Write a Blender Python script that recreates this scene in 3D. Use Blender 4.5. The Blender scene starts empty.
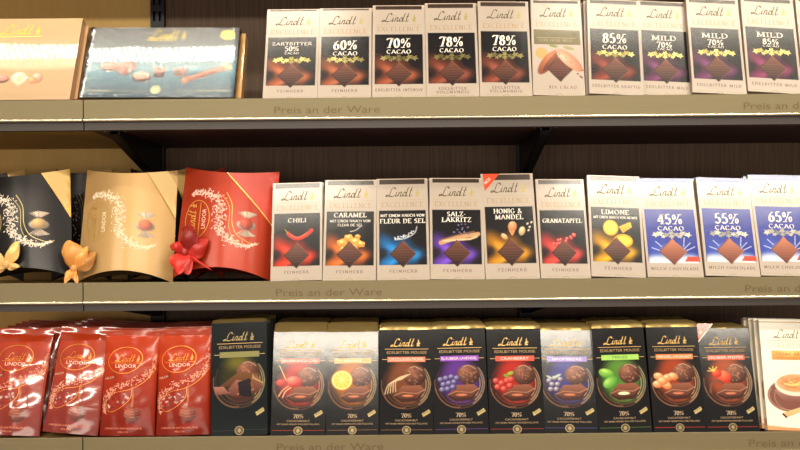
import bpy, math, random
import numpy as np
from mathutils import Matrix, Vector, noise

random.seed(7)
SC = bpy.context.scene
COL = SC.collection
rad = math.radians

# ------------------------------------------------------------------ camera
CAM_POS = Vector((0.0, -1.30, 1.45))
FPX = 850.0
CAM_R = Matrix.Rotation(rad(90 + 1.55), 4, 'X') @ Matrix.Rotation(rad(-0.5), 4, 'Z')
CAM_M = Matrix.Translation(CAM_POS) @ CAM_R
CAM_I = CAM_M.inverted()
cd = bpy.data.cameras.new('camera')
cd.sensor_width = 36.0
cd.lens = FPX / 800 * 36.0
cd.clip_start = 0.02
cam = bpy.data.objects.new('camera', cd)
cam.matrix_world = CAM_M
COL.objects.link(cam)
SC.camera = cam


def project(p):
    q = CAM_I @ Vector(p)
    return (400 + FPX * q.x / -q.z, 225 - FPX * q.y / -q.z)


def P(px, py, Y):
    d = CAM_R.to_3x3() @ Vector(((px - 400) / FPX, (225 - py) / FPX, -1))
    t = (Y - CAM_POS.y) / d.y
    return CAM_POS + d * t


def solve_x(px, Y, z):
    a = project((-.5, Y, z))[0]
    b = project((.5, Y, z))[0]
    return -.5 + (px - a) / (b - a)


def lin(c):
    c = np.asarray(c, dtype=float) / 255.0
    return np.where(c <= .04045, c / 12.92, ((c + .055) / 1.055) ** 2.4)


# ------------------------------------------------------------------ materials
MATS = {}


def mat(name, base=None, rough=.4, metal=0., coat=0., coat_rough=.08, spec=.5, bump=0., bscale=200., bdist=.001,
        emit=None, estr=0., aniso=None, attr=False):
    if name in MATS:
        return MATS[name]
    m = bpy.data.materials.new(name)
    m.use_nodes = True
    nt = m.node_tree
    b = nt.nodes['Principled BSDF']
    b.inputs['Roughness'].default_value = rough
    b.inputs['Metallic'].default_value = metal
    b.inputs['Specular IOR Level'].default_value = spec
    b.inputs['Coat Weight'].default_value = coat
    b.inputs['Coat Roughness'].default_value = coat_rough
    b.inputs['Coat IOR'].default_value = 1.9 if name == 'film_shiny' else 1.5
    if attr:
        a = nt.nodes.new('ShaderNodeAttribute')
        a.attribute_name = 'Col'
        nt.links.new(a.outputs['Color'], b.inputs['Base Color'])
    else:
        b.inputs['Base Color'].default_value = (*lin(base), 1)
    if emit is not None:
        b.inputs['Emission Color'].default_value = (*emit, 1)
        b.inputs['Emission Strength'].default_value = estr
    if bump:
        tc = nt.nodes.new('ShaderNodeTexCoord')
        n = nt.nodes.new('ShaderNodeTexNoise')
        n.inputs['Scale'].default_value = bscale
        n.inputs['Detail'].default_value = 3
        bp = nt.nodes.new('ShaderNodeBump')
        bp.inputs['Strength'].default_value = bump
        bp.inputs['Distance'].default_value = bdist
        nt.links.new(tc.outputs['Object'], n.inputs['Vector'])
        nt.links.new(n.outputs['Fac'], bp.inputs['Height'])
        nt.links.new(bp.outputs['Normal'], b.inputs['Normal'])
        if coat:
            nt.links.new(bp.outputs['Normal'], b.inputs['Coat Normal'])
    MATS[name] = m
    return m


mat('card', attr=True, rough=.6, spec=.03, coat=1.0, coat_rough=.18, bump=.10, bscale=25, bdist=.002)
mat('satin', attr=True, rough=.5, spec=.03, coat=1.0, coat_rough=.13, bump=.08, bscale=30, bdist=.002)
mat('glossbox', attr=True, rough=.4, spec=.5, coat=.9, coat_rough=.035, bump=.05, bscale=14, bdist=.002)
mat('foil', attr=True, rough=.30, metal=1., bump=.1, bscale=60, bdist=.001)
mat('foilpaper', attr=True, rough=.30, metal=.75, spec=.6, bump=.35, bscale=90, bdist=.0012)
mat('film', attr=True, rough=.35, spec=.12, coat=.5, coat_rough=.14, bump=.10, bscale=38, bdist=.003)
mat('film_shiny', attr=True, rough=.35, spec=.15, coat=1.0, coat_rough=.13, bump=.16, bscale=38, bdist=.003)
mat('pearl', attr=True, rough=.42, metal=.3, spec=.25, coat=.22, coat_rough=.18)
mat('ink', attr=True, rough=.5, spec=.3)
mat('goldink', attr=True, rough=.35, metal=.5)
mat('ribbon', attr=True, rough=.4, spec=.5, coat=.2, coat_rough=.3, bump=.2, bscale=120)
mat('black_steel', (20, 20, 26), rough=.45, metal=.3)
mat('screw_metal', (190, 185, 175), rough=.3, metal=1.)
mat('bead_metal', (214, 204, 178), rough=.22, metal=.9)
mat('grey_steel', (66, 60, 57), rough=.45, metal=.35)


def rail_mat():
    m = mat('rail_metal', (122, 111, 84), rough=.48, metal=.25, spec=.5)
    nt = m.node_tree
    b = nt.nodes['Principled BSDF']
    tc = nt.nodes.new('ShaderNodeTexCoord')
    mp = nt.nodes.new('ShaderNodeMapping')
    mp.inputs['Scale'].default_value = (6, 400, 900)
    n = nt.nodes.new('ShaderNodeTexNoise')
    n.inputs['Scale'].default_value = 1.5
    r = nt.nodes.new('ShaderNodeValToRGB')
    r.color_ramp.elements[0].color = (*lin((118, 106, 76)), 1)
    r.color_ramp.elements[1].color = (*lin((131, 118, 85)), 1)
    nt.links.new(tc.outputs['Object'], mp.inputs['Vector'])
    nt.links.new(mp.outputs['Vector'], n.inputs['Vector'])
    nt.links.new(n.outputs['Fac'], r.inputs['Fac'])
    nt.links.new(r.outputs['Color'], b.inputs['Base Color'])
    return m


rail_mat()


def wood_mat(name, c0, c1, sx, sz, rough=.5):
    m = mat(name, c0, rough=rough, spec=.15)
    nt = m.node_tree
    b = nt.nodes['Principled BSDF']
    tc = nt.nodes.new('ShaderNodeTexCoord')
    mp = nt.nodes.new('ShaderNodeMapping')
    mp.inputs['Scale'].default_value = (sx, sx, sz)
    n = nt.nodes.new('ShaderNodeTexNoise')
    n.inputs['Scale'].default_value = 3
    n.inputs['Detail'].default_value = 6
    n.inputs['Roughness'].default_value = .7
    r = nt.nodes.new('ShaderNodeValToRGB')
    r.color_ramp.elements[0].position = .3
    r.color_ramp.elements[0].color = (*lin(c0), 1)
    r.color_ramp.elements[1].position = .7
    r.color_ramp.elements[1].color = (*lin(c1), 1)
    nt.links.new(tc.outputs['Object'], mp.inputs['Vector'])
    nt.links.new(mp.outputs['Vector'], n.inputs['Vector'])
    nt.links.new(n.outputs['Fac'], r.inputs['Fac'])
    nt.links.new(r.outputs['Color'], b.inputs['Base Color'])
    return m


wood_mat('dark_wood', (80, 62, 50), (108, 87, 70), 90, 2.5)
wood_mat('shelf_wood', (62, 44, 42), (80, 58, 54), 2.5, 60)
wood_mat('ochre_panel', (196, 162, 98), (208, 174, 108), 20, 3, .55)
wood_mat('ochre_board', (150, 120, 72), (166, 134, 82), 3, 20, .5)


def wrap_mat():
    m = bpy.data.materials.new('clear_wrap')
    m.use_nodes = True
    nt = m.node_tree
    nt.nodes.clear()
    o = nt.nodes.new('ShaderNodeOutputMaterial')
    mx = nt.nodes.new('ShaderNodeMixShader')
    t = nt.nodes.new('ShaderNodeBsdfTransparent')
    g = nt.nodes.new('ShaderNodeBsdfGlossy')
    g.inputs['Roughness'].default_value = .10
    f = nt.nodes.new('ShaderNodeFresnel')
    f.inputs['IOR'].default_value = 1.5
    tc = nt.nodes.new('ShaderNodeTexCoord')
    n = nt.nodes.new('ShaderNodeTexNoise')
    n.inputs['Scale'].default_value = 110
    bp = nt.nodes.new('ShaderNodeBump')
    bp.inputs['Strength'].default_value = .7
    bp.inputs['Distance'].default_value = .002
    nt.links.new(tc.outputs['Object'], n.inputs['Vector'])
    nt.links.new(n.outputs['Fac'], bp.inputs['Height'])
    nt.links.new(bp.outputs['Normal'], g.inputs['Normal'])
    nt.links.new(f.outputs['Fac'], mx.inputs['Fac'])
    nt.links.new(t.outputs['BSDF'], mx.inputs[1])
    nt.links.new(g.outputs['BSDF'], mx.inputs[2])
    nt.links.new(mx.outputs['Shader'], o.inputs['Surface'])
    MATS['clear_wrap'] = m


wrap_mat()


# ------------------------------------------------------------------ canvas: procedural printed artwork
class Canvas:
    def __init__(s, W, H, step, base):
        s.W, s.H = W, H
        s.nu = max(2, int(W / step) + 1)
        s.nv = max(2, int(H / step) + 1)
        s.U, s.V = np.meshgrid(np.linspace(0, W, s.nu), np.linspace(0, H, s.nv))
        s.C = np.zeros((s.nv, s.nu, 3)) + np.array(base, float)

    def blend(s, a, col):
        a = np.clip(a, 0, 1)[..., None]
        s.C = s.C * (1 - a) + np.array(col, float) * a

    def rect(s, u0, v0, u1, v1, col, a=1.):
        s.blend(((s.U >= u0) & (s.U <= u1) & (s.V >= v0) & (s.V <= v1)) * a, col)

    def vgrad(s, u0, v0, u1, v1, c0, c1):
        m = ((s.U >= u0) & (s.U <= u1) & (s.V >= v0) & (s.V <= v1))
        t = np.clip((s.V - v0) / (v1 - v0), 0, 1)[..., None]
        c = np.array(c0, float) * (1 - t) + np.array(c1, float) * t
        s.C = np.where(m[..., None], c, s.C)

    def r(s, cx, cy, rx, ry, rot=0):
        c, q = math.cos(rad(rot)), math.sin(rad(rot))
        x = (s.U - cx) * c + (s.V - cy) * q
        y = -(s.U - cx) * q + (s.V - cy) * c
        return np.sqrt((x / rx) ** 2 + (y / ry) ** 2), x / rx, y / ry

    def ell(s, cx, cy, rx, ry, col, soft=.15, rot=0, a=1., clip=None):
        d, _, _ = s.r(cx, cy, rx, ry, rot)
        al = np.clip((1 - d) / max(soft, .02) + .0, 0, 1)
        if soft > .5:
            al = al * al * (3 - 2 * al)
        if clip is not None:
            al = al * clip
        s.blend(al * a, col)

    def ring(s, cx, cy, rx, ry, w, col, rot=0, a=1., a0=None, a1=None):
        d, x, y = s.r(cx, cy, rx, ry, rot)
        al = np.clip(1 - np.abs(d - 1) * (rx + ry) / 2 / w, 0, 1)
        if a0 is not None:
            an = np.degrees(np.arctan2(-y, x)) % 360
            al = al * (((an - a0) % 360) < ((a1 - a0) % 360))
        s.blend(al * a, col)

    def ball(s, cx, cy, rx, ry, hi, lo, rot=0, lx=-.35, ly=-.45, edge=.12):
        d, x, y = s.r(cx, cy, rx, ry, rot)
        sh = np.clip(1 - np.sqrt((x - lx) ** 2 + (y - ly) ** 2) / 1.4, 0, 1)[..., None]
        c = np.array(lo, float) * (1 - sh) + np.array(hi, float) * sh
        al = np.clip((1 - d) / edge, 0, 1)[..., None]
        s.C = s.C * (1 - al) + c * al

    def poly(s, pts, col, col2=None, a=1.):
        ins = np.zeros(s.U.shape, bool)
        n = len(pts)
        for i in range(n):
            x0, y0 = pts[i]
            x1, y1 = pts[(i + 1) % n]
            if y0 == y1:
                continue
            c = ((y0 > s.V) != (y1 > s.V)) & (s.U < (x1 - x0) * (s.V - y0) / (y1 - y0) + x0)
            ins ^= c
        if col2 is None:
            s.blend(ins * a, col)
        else:
            ys = [p[1] for p in pts]
            t = np.clip((s.V - min(ys)) / (max(ys) - min(ys)), 0, 1)[..., None]
            c = np.array(col, float) * (1 - t) + np.array(col2, float) * t
            s.C = np.where(ins[..., None], c, s.C)

    def line(s, pts, w, col, a=1., soft=.6):
        D = np.full(s.U.shape, 1e9)
        for (x0, y0), (x1, y1) in zip(pts[:-1], pts[1:]):
            dx, dy = x1 - x0, y1 - y0
            L = dx * dx + dy * dy + 1e-9
            t = np.clip(((s.U - x0) * dx + (s.V - y0) * dy) / L, 0, 1)
            D = np.minimum(D, np.hypot(s.U - x0 - t * dx, s.V - y0 - t * dy))
        s.blend(np.clip((w / 2 + soft / 2 - D) / soft, 0, 1) * a, col)

    def noise(s, amp, sc=1.):
        rng = np.random.RandomState(3)
        s.C = s.C + rng.uniform(-amp, amp, s.U.shape)[..., None]


# ------------------------------------------------------------------ mesh builder
class MB:
    def __init__(s):
        s.v = []
        s.f = []
        s.c = []
        s.m = []
        s.n = 0
        s.mats = []
        s.sm = []

    def mi(s, m):
        if m not in s.mats:
            s.mats.append(m)
        return s.mats.index(m)

    def add(s, verts, faces, col, m, smooth=False):
        verts = np.asarray(verts, float).reshape(-1, 3)
        k = len(verts)
        col = np.asarray(col, float)
        if col.ndim == 1:
            col = np.tile(col, (k, 1))
        s.v.append(verts)
        s.c.append(col)
        mi = s.mi(m)
        for f in faces:
            s.f.append([i + s.n for i in f])
            s.m.append(mi)
            s.sm.append(smooth)
        s.n += k

    def grid(s, XYZ, col, m, smooth=True, flip=False):
        nv, nu = XYZ.shape[:2]
        idx = np.arange(nu * nv).reshape(nv, nu)
        q = np.stack([idx[:-1, :-1], idx[1:, :-1], idx[1:, 1:], idx[:-1, 1:]], -1).reshape(-1, 4)
        if flip:
            q = q[:, ::-1]
        col = np.asarray(col, float)
        s.add(XYZ.reshape(-1, 3), q.tolist(), col.reshape(-1, 3) if col.ndim > 1 else col, m, smooth)

    def box(s, x0, y0, z0, x1, y1, z1, col, m, skip=()):
        v = [(x0, y0, z0), (x1, y0, z0), (x1, y1, z0), (x0, y1, z0), (x0, y0, z1), (x1, y0, z1), (x1, y1, z1), (x0, y1, z1)]
        F = {'b': (0, 3, 2, 1), 't': (4, 5, 6, 7), 'f': (0, 1, 5, 4), 'k': (2, 3, 7, 6), 'l': (3, 0, 4, 7), 'r': (1, 2, 6, 5)}
        s.add(v, [F[k] for k in F if k not in skip], col, m)

    def build(s, name, parent=None):
        me = bpy.data.meshes.new(name)
        me.from_pydata(np.concatenate(s.v).tolist(), [], s.f)
        for mm in s.mats:
            me.materials.append(MATS[mm])
        me.polygons.foreach_set('material_index', s.m)
        me.polygons.foreach_set('use_smooth', s.sm)
        at = me.color_attributes.new('Col', 'FLOAT_COLOR', 'POINT')
        C = lin(np.clip(np.concatenate(s.c), 0, 255))
        at.data.foreach_set('color', np.concatenate([C, np.ones((len(C), 1))], 1).ravel())
        me.update()
        o = bpy.data.objects.new(name, me)
        COL.objects.link(o)
        if parent:
            o.parent = parent
        return o


# ------------------------------------------------------------------ vector art on a mapped surface
LIFT = .00007


class Art:
    """Draws printed shapes on a surface. M(u, v, l) maps art mm to local metres."""

    def __init__(s, mb, M):
        s.mb, s.M = mb, M
        s.layer = 1

    def pts(s, P2, l=None):
        P2 = np.asarray(P2, float)
        l = s.layer if l is None else l
        return s.M(P2[:, 0], P2[:, 1], l * LIFT)

    def canvas(s, cv, m):
        X = s.M(cv.U.ravel(), cv.V.ravel(), 0.)
        s.mb.grid(X.reshape(cv.nv, cv.nu, 3), cv.C.reshape(cv.nv, cv.nu, 3), m)

    def poly(s, p, col, m='ink', l=None):
        s.mb.add(s.pts(p, l), [list(range(len(p)))], col, m)

    def rect(s, u0, v0, u1, v1, col, m='ink', l=None, n=1):
        for i in range(n):
            a = u0 + (u1 - u0) * i / n
            b = u0 + (u1 - u0) * (i + 1) / n
            s.poly([(a, v0), (b, v0), (b, v1), (a, v1)], col, m, l)

    def disc(s, cx, cy, rx, ry, col, m='ink', rot=0, n=24, l=None):
        c, q = math.cos(rad(rot)), math.sin(rad(rot))
        p = []
        for i in range(n):
            t = 2 * math.pi * i / n
            x, y = rx * math.cos(t), ry * math.sin(t)
            p.append((cx + x * c - y * q, cy + x * q + y * c))
        s.poly(p, col, m, l)

    def ringo(s, cx, cy, rx, ry, w, col, m='ink', rot=0, n=32, l=None, a0=0, a1=360):
        p = []
        for i in range(n + 1):
            t = rad(a0 + (a1 - a0) * i / n)
            x, y = rx * math.cos(t), ry * math.sin(t)
            c, q = math.cos(rad(rot)), math.sin(rad(rot))
            p.append((cx + x * c - y * q, cy + x * q + y * c))
        s.stroke(p, w, col, m, l)

    def stroke(s, p, w, col, m='ink', l=None, taper=False):
        """uniform-width polyline"""
        p = np.asarray(p, float)
        q = [p[0]]
        for a, b in zip(p[:-1], p[1:]):
            k = max(1, int(np.hypot(*(b - a)) / 6))
            for i in range(1, k + 1):
                q.append(a + (b - a) * i / k)
        p = np.array(q)
        d = np.gradient(p, axis=0)
        d /= np.linalg.norm(d, axis=1)[:, None] + 1e-9
        nrm = np.stack([-d[:, 1], d[:, 0]], 1) * w / 2
        if taper:
            t = np.linspace(0, 1, len(p))[:, None]
            nrm = nrm * np.sin(np.pi * (t * .9 + .05))
        A, B = p + nrm, p - nrm
        k = len(p)
        s.mb.add(s.pts(np.concatenate([A, B]), l), [[i, i + 1, k + i + 1, k + i] for i in range(k - 1)], col, m)

    def nib(s, p, w, ang, col, m, l=None, mn=.0):
        """broad-nib polyline (art coordinates, v down)"""
        n = np.array([math.cos(rad(ang)), -math.sin(rad(ang))]) * w / 2
        p = np.asarray(p, float)
        V = []
        F = []
        for a, b in zip(p[:-1], p[1:]):
            d = b - a
            L = np.hypot(*d)
            if L < 1e-6:
                continue
            pr = np.array([-d[1], d[0]]) / L
            h = n if abs(np.dot(pr, n)) > mn * w / 2 else pr * mn * w / 2
            k = len(V)
            V += [a - h, a + h, b + h, b - h]
            F.append([k, k + 1, k + 2, k + 3])
        if V:
            s.mb.add(s.pts(V, l), F, col, m)


def arc(cx, cy, rx, ry, a0, a1, n=9):
    return [(cx + rx * math.cos(rad(a0 + (a1 - a0) * i / n)), cy + ry * math.sin(rad(a0 + (a1 - a0) * i / n))) for i in range(n + 1)]


def smooth_curve(p, k=6):
    p = [p[0]] + list(p) + [p[-1]]
    o = []
    for i in range(1, len(p) - 2):
        a, b, c, d = (np.array(q, float) for q in p[i - 1:i + 3])
        for j in range(k):
            t = j / k
            o.append(.5 * ((2 * b) + (-a + c) * t + (2 * a - 5 * b + 4 * c - d) * t * t + (-a + 3 * b - 3 * c + d) * t ** 3))
    o.append(np.array(p[-2], float))
    return o


GL = {
    'A': (.86, [[(.06, 0), (.42, 1)], [(.42, 1), (.80, 0)], [(.2, .33), (.66, .33)]]),
    'B': (.74, [[(.15, 0), (.15, 1)], [(.15, 1), (.38, 1)] + arc(.38, .76, .2, .24, 90, -90) + [(.15, .52)], [(.38, .52)] + arc(.4, .26, .24, .26, 90, -90) + [(.15, 0)]]),
    'C': (.82, [arc(.44, .5, .36, .5, 45, 315, 16)]),
    'D': (.86, [[(.15, 0), (.15, 1)], [(.15, 1), (.35, 1)] + arc(.36, .5, .38, .5, 90, -90, 12) + [(.15, 0)]]),
    'E': (.70, [[(.15, 0), (.15, 1)], [(.15, 1), (.6, 1), (.6, .86)], [(.15, .52), (.5, .52)], [(.15, 0), (.62, 0), (.62, .15)]]),
    'F': (.66, [[(.15, 0), (.15, 1)], [(.15, 1), (.6, 1), (.6, .86)], [(.15, .52), (.5, .52)]]),
    'G': (.86, [arc(.44, .5, .36, .5, 45, 310, 16), [(.72, .12), (.72, .45), (.55, .45)]]),
    'H': (.90, [[(.15, 0), (.15, 1)], [(.75, 0), (.75, 1)], [(.15, .52), (.75, .52)]]),
    'I': (.36, [[(.18, 0), (.18, 1)]]),
    'J': (.5, [[(.32, 1), (.32, .2), (.2, 0), (.05, .05)]]),
    'K': (.82, [[(.15, 0), (.15, 1)], [(.68, 1), (.18, .45)], [(.3, .55), (.74, 0)]]),
    'L': (.66, [[(.15, 0), (.15, 1)], [(.15, 0), (.6, 0), (.6, .2)]]),
    'M': (1.06, [[(.14, 0), (.16, 1)], [(.16, 1), (.53, .08)], [(.53, .08), (.88, 1)], [(.88, 1), (.9, 0)]]),
    'N': (.90, [[(.15, 0), (.15, 1)], [(.15, 1), (.75, 0)], [(.75, 0), (.75, 1)]]),
    'O': (.90, [arc(.45, .5, .36, .5, 0, 360, 20)]),
    'P': (.70, [[(.15, 0), (.15, 1)], [(.15, 1), (.38, 1)] + arc(.38, .74, .22, .26, 90, -90) + [(.15, .48)]]),
    'R': (.80, [[(.15, 0), (.15, 1)], [(.15, 1), (.38, 1)] + arc(.38, .75, .2, .25, 90, -90) + [(.15, .5)], [(.36, .5), (.72, 0)]]),
    'S': (.62, [arc(.31, .75, .2, .25, 30, 270, 9) + arc(.31, .26, .22, .26, 90, -150, 9)]),
    'T': (.76, [[(.38, 0), (.38, 1)], [(.06, .84), (.06, 1), (.7, 1), (.7, .84)]]),
    'U': (.84, [[(.15, 1), (.15, .3)] + arc(.42, .3, .27, .3, 180, 360) + [(.69, 1)]]),
    'V': (.82, [[(.05, 1), (.42, 0)], [(.42, 0), (.76, 1)]]),
    'W': (1.1, [[(.05, 1), (.32, 0)], [(.32, 0), (.56, .9)], [(.56, .9), (.8, 0)], [(.8, 0), (1.05, 1)]]),
    'X': (.80, [[(.08, 1), (.72, 0)], [(.1, 0), (.68, 1)]]),
    'Y': (.78, [[(.05, 1), (.39, .48)], [(.39, .48), (.7, 1)], [(.39, .5), (.39, 0)]]),
    'Z': (.72, [[(.1, .84), (.1, 1), (.6, 1)], [(.6, 1), (.1, 0)], [(.1, 0), (.62, 0), (.62, .16)]]),
    '0': (.62, [arc(.31, .5, .22, .5, 0, 360, 20)]),
    '1': (.42, [[(.22, 0), (.22, 1)], [(.22, 1), (.08, .82)]]),
    '4': (.64, [[(.43, 0), (.43, 1)], [(.43, 1), (.05, .3), (.6, .3)]]),
    '5': (.60, [[(.5, 1), (.16, 1), (.13, .56)] + arc(.28, .31, .22, .31, 120, -150, 12)]),
    '6': (.62, [[(.5, .97), (.25, .8), (.1, .45)] + arc(.31, .3, .21, .3, 160, 520, 18)]),
    '7': (.58, [[(.06, .85), (.08, 1), (.52, 1)], [(.52, 1), (.22, 0)]]),
    '8': (.62, [arc(.31, .76, .17, .24, 0, 360, 16), arc(.31, .27, .21, .27, 0, 360, 18)]),
    '%': (1.0, [arc(.2, .72, .12, .25, 0, 360, 14), arc(.78, .28, .12, .25, 0, 360, 14), [(.76, 1), (.22, 0)]]),
    '&': (.86, [[(.76, .45), (.5, .05), (.25, 0), (.1, .22), (.25, .48), (.5, .7), (.45, .98), (.28, .98), (.25, .75), (.8, 0)]]),
    '-': (.4, [[(.06, .42), (.34, .42)]]),
    '.': (.28, [[(.1, .04), (.18, .04)]]),
    ' ': (.38, []),
}
GL['Ä'] = (.86, GL['A'][1] + [[(.26, 1.16), (.34, 1.16)], [(.52, 1.16), (.6, 1.16)]])
GL['Ü'] = (.84, GL['U'][1] + [[(.28, 1.16), (.36, 1.16)], [(.5, 1.16), (.58, 1.16)]])
GL['È'] = (.70, GL['E'][1] + [[(.3, 1.3), (.42, 1.12)]])


def serif(art, txt, cx, vb, h, col, m='ink', w=.2, wid=1., sp=.06, maxw=None, mn=.35, l=None, serifs=True, box=None, rot=None):
    """serif capitals centred on cx with baseline vb (v down), cap height h mm"""
    tot = sum(GL[c][0] + sp for c in txt) - sp
    sx = h * wid
    if maxw and tot * sx > maxw:
        sx = maxw / tot
    if box:
        sx = box / tot
    x = cx - tot * sx / 2 if rot is None else -tot * sx / 2
    l = art.layer if l is None else l
    sub = Art(art.mb, art.M)
    sub.layer = l
    if rot is not None:
        cr, sr = math.cos(rad(rot)), math.sin(rad(rot))
        M0 = art.M
        sub.M = lambda u, v, q: M0(cx + u * cr - (v - vb) * sr, vb + u * sr + (v - vb) * cr, q)
    for c in txt:
        wd, st = GL[c]
        for p in st:
            q = [(x + a * sx, vb - b * h) for a, b in p]
            sub.nib(q, w * h * min(1, sx / h + .15) * (.6 if c == '%' else 1), 18, col, m, l, mn)
            if serifs and len(p) == 2 or (serifs and c in 'U' and len(p) > 2):
                for (e, o) in ((p[0], p[1]), (p[-1], p[-2])):
                    if (abs(e[1]) < .02 or abs(e[1] - 1) < .02) and abs(e[1] - o[1]) > abs(e[0] - o[0]) * .8:
                        hw = (w * .5 + .1) * sx
                        vv = vb - e[1] * h
                        t = .055 * h
                        dv = t if e[1] > .5 else -t
                        sub.poly([(x + e[0] * sx - hw, vv), (x + e[0] * sx + hw, vv), (x + e[0] * sx + hw, vv + dv), (x + e[0] * sx - hw, vv + dv)], col, m, l)
        x += (wd + sp) * sx


_fc = {}


def font_mesh(txt):
    if txt in _fc:
        return _fc[txt]
    cu = bpy.data.curves.new('t', 'FONT')
    cu.body = txt
    cu.resolution_u = 3
    ob = bpy.data.objects.new('t', cu)
    COL.objects.link(ob)
    dg = bpy.context.evaluated_depsgraph_get()
    dg.update()
    me = ob.evaluated_get(dg).to_mesh()
    V = np.array([v.co[:2] for v in me.vertices])
    F = [list(p.vertices) for p in me.polygons]
    ob.evaluated_get(dg).to_mesh_clear()
    bpy.data.objects.remove(ob)
    bpy.data.curves.remove(cu)
    _fc[txt] = (V, F)
    return V, F


def sans(art, txt, cx, vb, width, capH, col, m='ink', l=None, rot=0):
    V, F = font_mesh(txt)
    x0, x1 = V[:, 0].min(), V[:, 0].max()
    X = (V[:, 0] - (x0 + x1) / 2) * width / (x1 - x0)
    Y = V[:, 1] * capH / .73
    c, s = math.cos(rad(rot)), math.sin(rad(rot))
    U = cx + X * c + Y * s
    W = vb + X * s - Y * c
    art.mb.add(art.pts(np.stack([U, W], 1), l), F, col, m)


SCRIPT = [
    [(1.18, .86), (1.05, 1.05), (.82, 1.0), (.62, .6), (.45, .18), (.18, -.02), (.02, .1), (.2, .17), (.5, .03), (.85, -.02), (1.1, .16)],
    [(1.32, .52), (1.17, .1), (1.24, .0), (1.4, .14)],
    [(1.6, .5), (1.42, 0)], [(1.47, .18), (1.68, .5), (1.83, .46), (1.7, .1), (1.78, .0), (1.92, .14)],
    [(2.36, .42), (2.16, .5), (1.98, .22), (2.06, .0), (2.24, .12), (2.38, .42)], [(2.66, 1.08), (2.34, .1), (2.42, .0), (2.58, .14)],
    [(3.06, 1.08), (2.74, .1), (2.84, .0), (3.02, .16)], [(2.80, .66), (3.08, .69)], [(1.38, .74), (1.42, .8)],
]


def script_logo(art, u0, vb, wd, col, m='foil', col2=None, emblem=True, l=None, rot=None, w=.15):
    """handwritten logo; wd is the width of the word in art mm"""
    k = wd / 3.15
    sub = Art(art.mb, art.M)
    sub.layer = art.layer if l is None else l
    if rot is not None:
        cr, sr = math.cos(rad(rot)), math.sin(rad(rot))
        M0 = art.M
        sub.M = lambda u, v, q: M0(u0 + (u - u0) * cr - (v - vb) * sr, vb + (u - u0) * sr + (v - vb) * cr, q)
    for s_ in SCRIPT:
        q = [(u0 + a * k, vb - b * k) for a, b in (smooth_curve(s_, 4) if len(s_) > 2 else s_)]
        sub.nib(q, w * k, 38, col, m, sub.layer, .38)
    if emblem:
        c2 = col if col2 is None else col2
        x = u0 + 3.62 * k
        y = vb - .45 * k
        k = k * .95
        sub.disc(x, y + .14 * k, .15 * k, .27 * k, c2, m, 12, 12)
        sub.disc(x + .05 * k, y - .26 * k, .10 * k, .14 * k, c2, m, 0, 8)
        sub.poly([(x - .02 * k, y - .4 * k), (x + .03 * k, y - .62 * k), (x + .09 * k, y - .38 * k)], c2, m)
        sub.poly([(x + .05 * k, y - .1 * k), (x + .3 * k, y - .06 * k), (x + .27 * k, y + .16 * k), (x + .08 * k, y + .12 * k)], c2, m)
        sub.poly([(x - .1 * k, y + .0 * k), (x - .24 * k, y + .1 * k), (x - .14 * k, y + .2 * k)], c2, m)
        sub.poly([(x - .2 * k, y + .36 * k), (x + .22 * k, y + .34 * k), (x + .26 * k, y + .48 * k), (x - .24 * k, y + .48 * k)], c2, m)


def leafstar(art, cx, cy, r, col, m='foil', n=6, ph=0., inner=.55, l=None):
    p = []
    for i in range(2 * n):
        t = math.pi * i / n + ph
        q = r if i % 2 == 0 else r * inner
        p.append((cx + q * math.cos(t), cy + q * math.sin(t) * .85))
    art.poly(p, col, m, l)


# ------------------------------------------------------------------ tagging and placing
def tag(o, label, cat, group=None, kind=None):
    if label:
        o['label'] = label
    if cat:
        o['category'] = cat
    if group:
        o['group'] = group
    if kind:
        o['kind'] = kind
    return o


def empty(name):
    o = bpy.data.objects.new(name, None)
    o.empty_display_size = .03
    COL.objects.link(o)
    return o


def children(o):
    return [c for c in bpy.data.objects if c.parent == o]


def copy_tree(o, parent=None):
    c = o.copy()
    COL.objects.link(c)
    c.parent = parent
    for ch in children(o):
        copy_tree(ch, c)
    return c


# shelf surfaces (z of the board top) and rail tops, measured at the rail front y=0
Z1 = P(400, 97, 0).z
Z2 = P(400, 280, 0).z
Z3 = P(400, 435, 0).z
DROP = .004
SURF = {0: Z1 + .31 - DROP, 1: Z1 - DROP, 2: Z2 - DROP, 3: Z3 - DROP}
BACK_Y = .268


class Spot:
    """where a pack stands: pixels of the photograph turned into a real pose on its shelf"""

    def __init__(s, shelf, bl, br, tl, ty, lean=19, y0=.006, T=.010, H=None):
        s.shelf, s.lean, s.T = shelf, lean, T
        th = rad(lean)
        s.z = SURF[shelf] + T * math.sin(th) + .0004
        s.y = y0
        xl = solve_x(bl, y0, s.z)
        xr = solve_x(br, y0, s.z)
        s.W = xr - xl
        s.x = (xl + xr) / 2
        lo, hi = .04, .35
        for _ in range(40):
            h = (lo + hi) / 2
            if project((xl, y0 + h * math.sin(th), s.z + h * math.cos(th)))[1] > ty:
                lo = h
            else:
                hi = h
        s.H = h if H is None else H
        if tl is None:
            s.roll = 0.
        else:
            q = (xl, y0 + s.H * math.sin(th), s.z + s.H * math.cos(th))
            a = project(q)[0]
            b = project((q[0] + .01, q[1], q[2]))[0]
            s.roll = math.atan((tl - a) / (b - a) * .01 / s.H)
            s.roll = max(-.09, min(.09, s.roll))
        s.dz = abs(math.sin(s.roll)) * s.W / 2 * math.cos(th)

    def apply(s, o, dx=0, dy=0, dlean=0, droll=0):
        th = rad(s.lean + dlean)
        M = Matrix.Translation((s.x + dx, s.y + dy, SURF[s.shelf] + s.T * math.sin(th) + .0004 + s.dz)) @ \
            Matrix.Rotation(-th, 4, 'X') @ Matrix.Rotation(s.roll + droll, 4, 'Y')
        o.matrix_world = M
        return o


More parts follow.
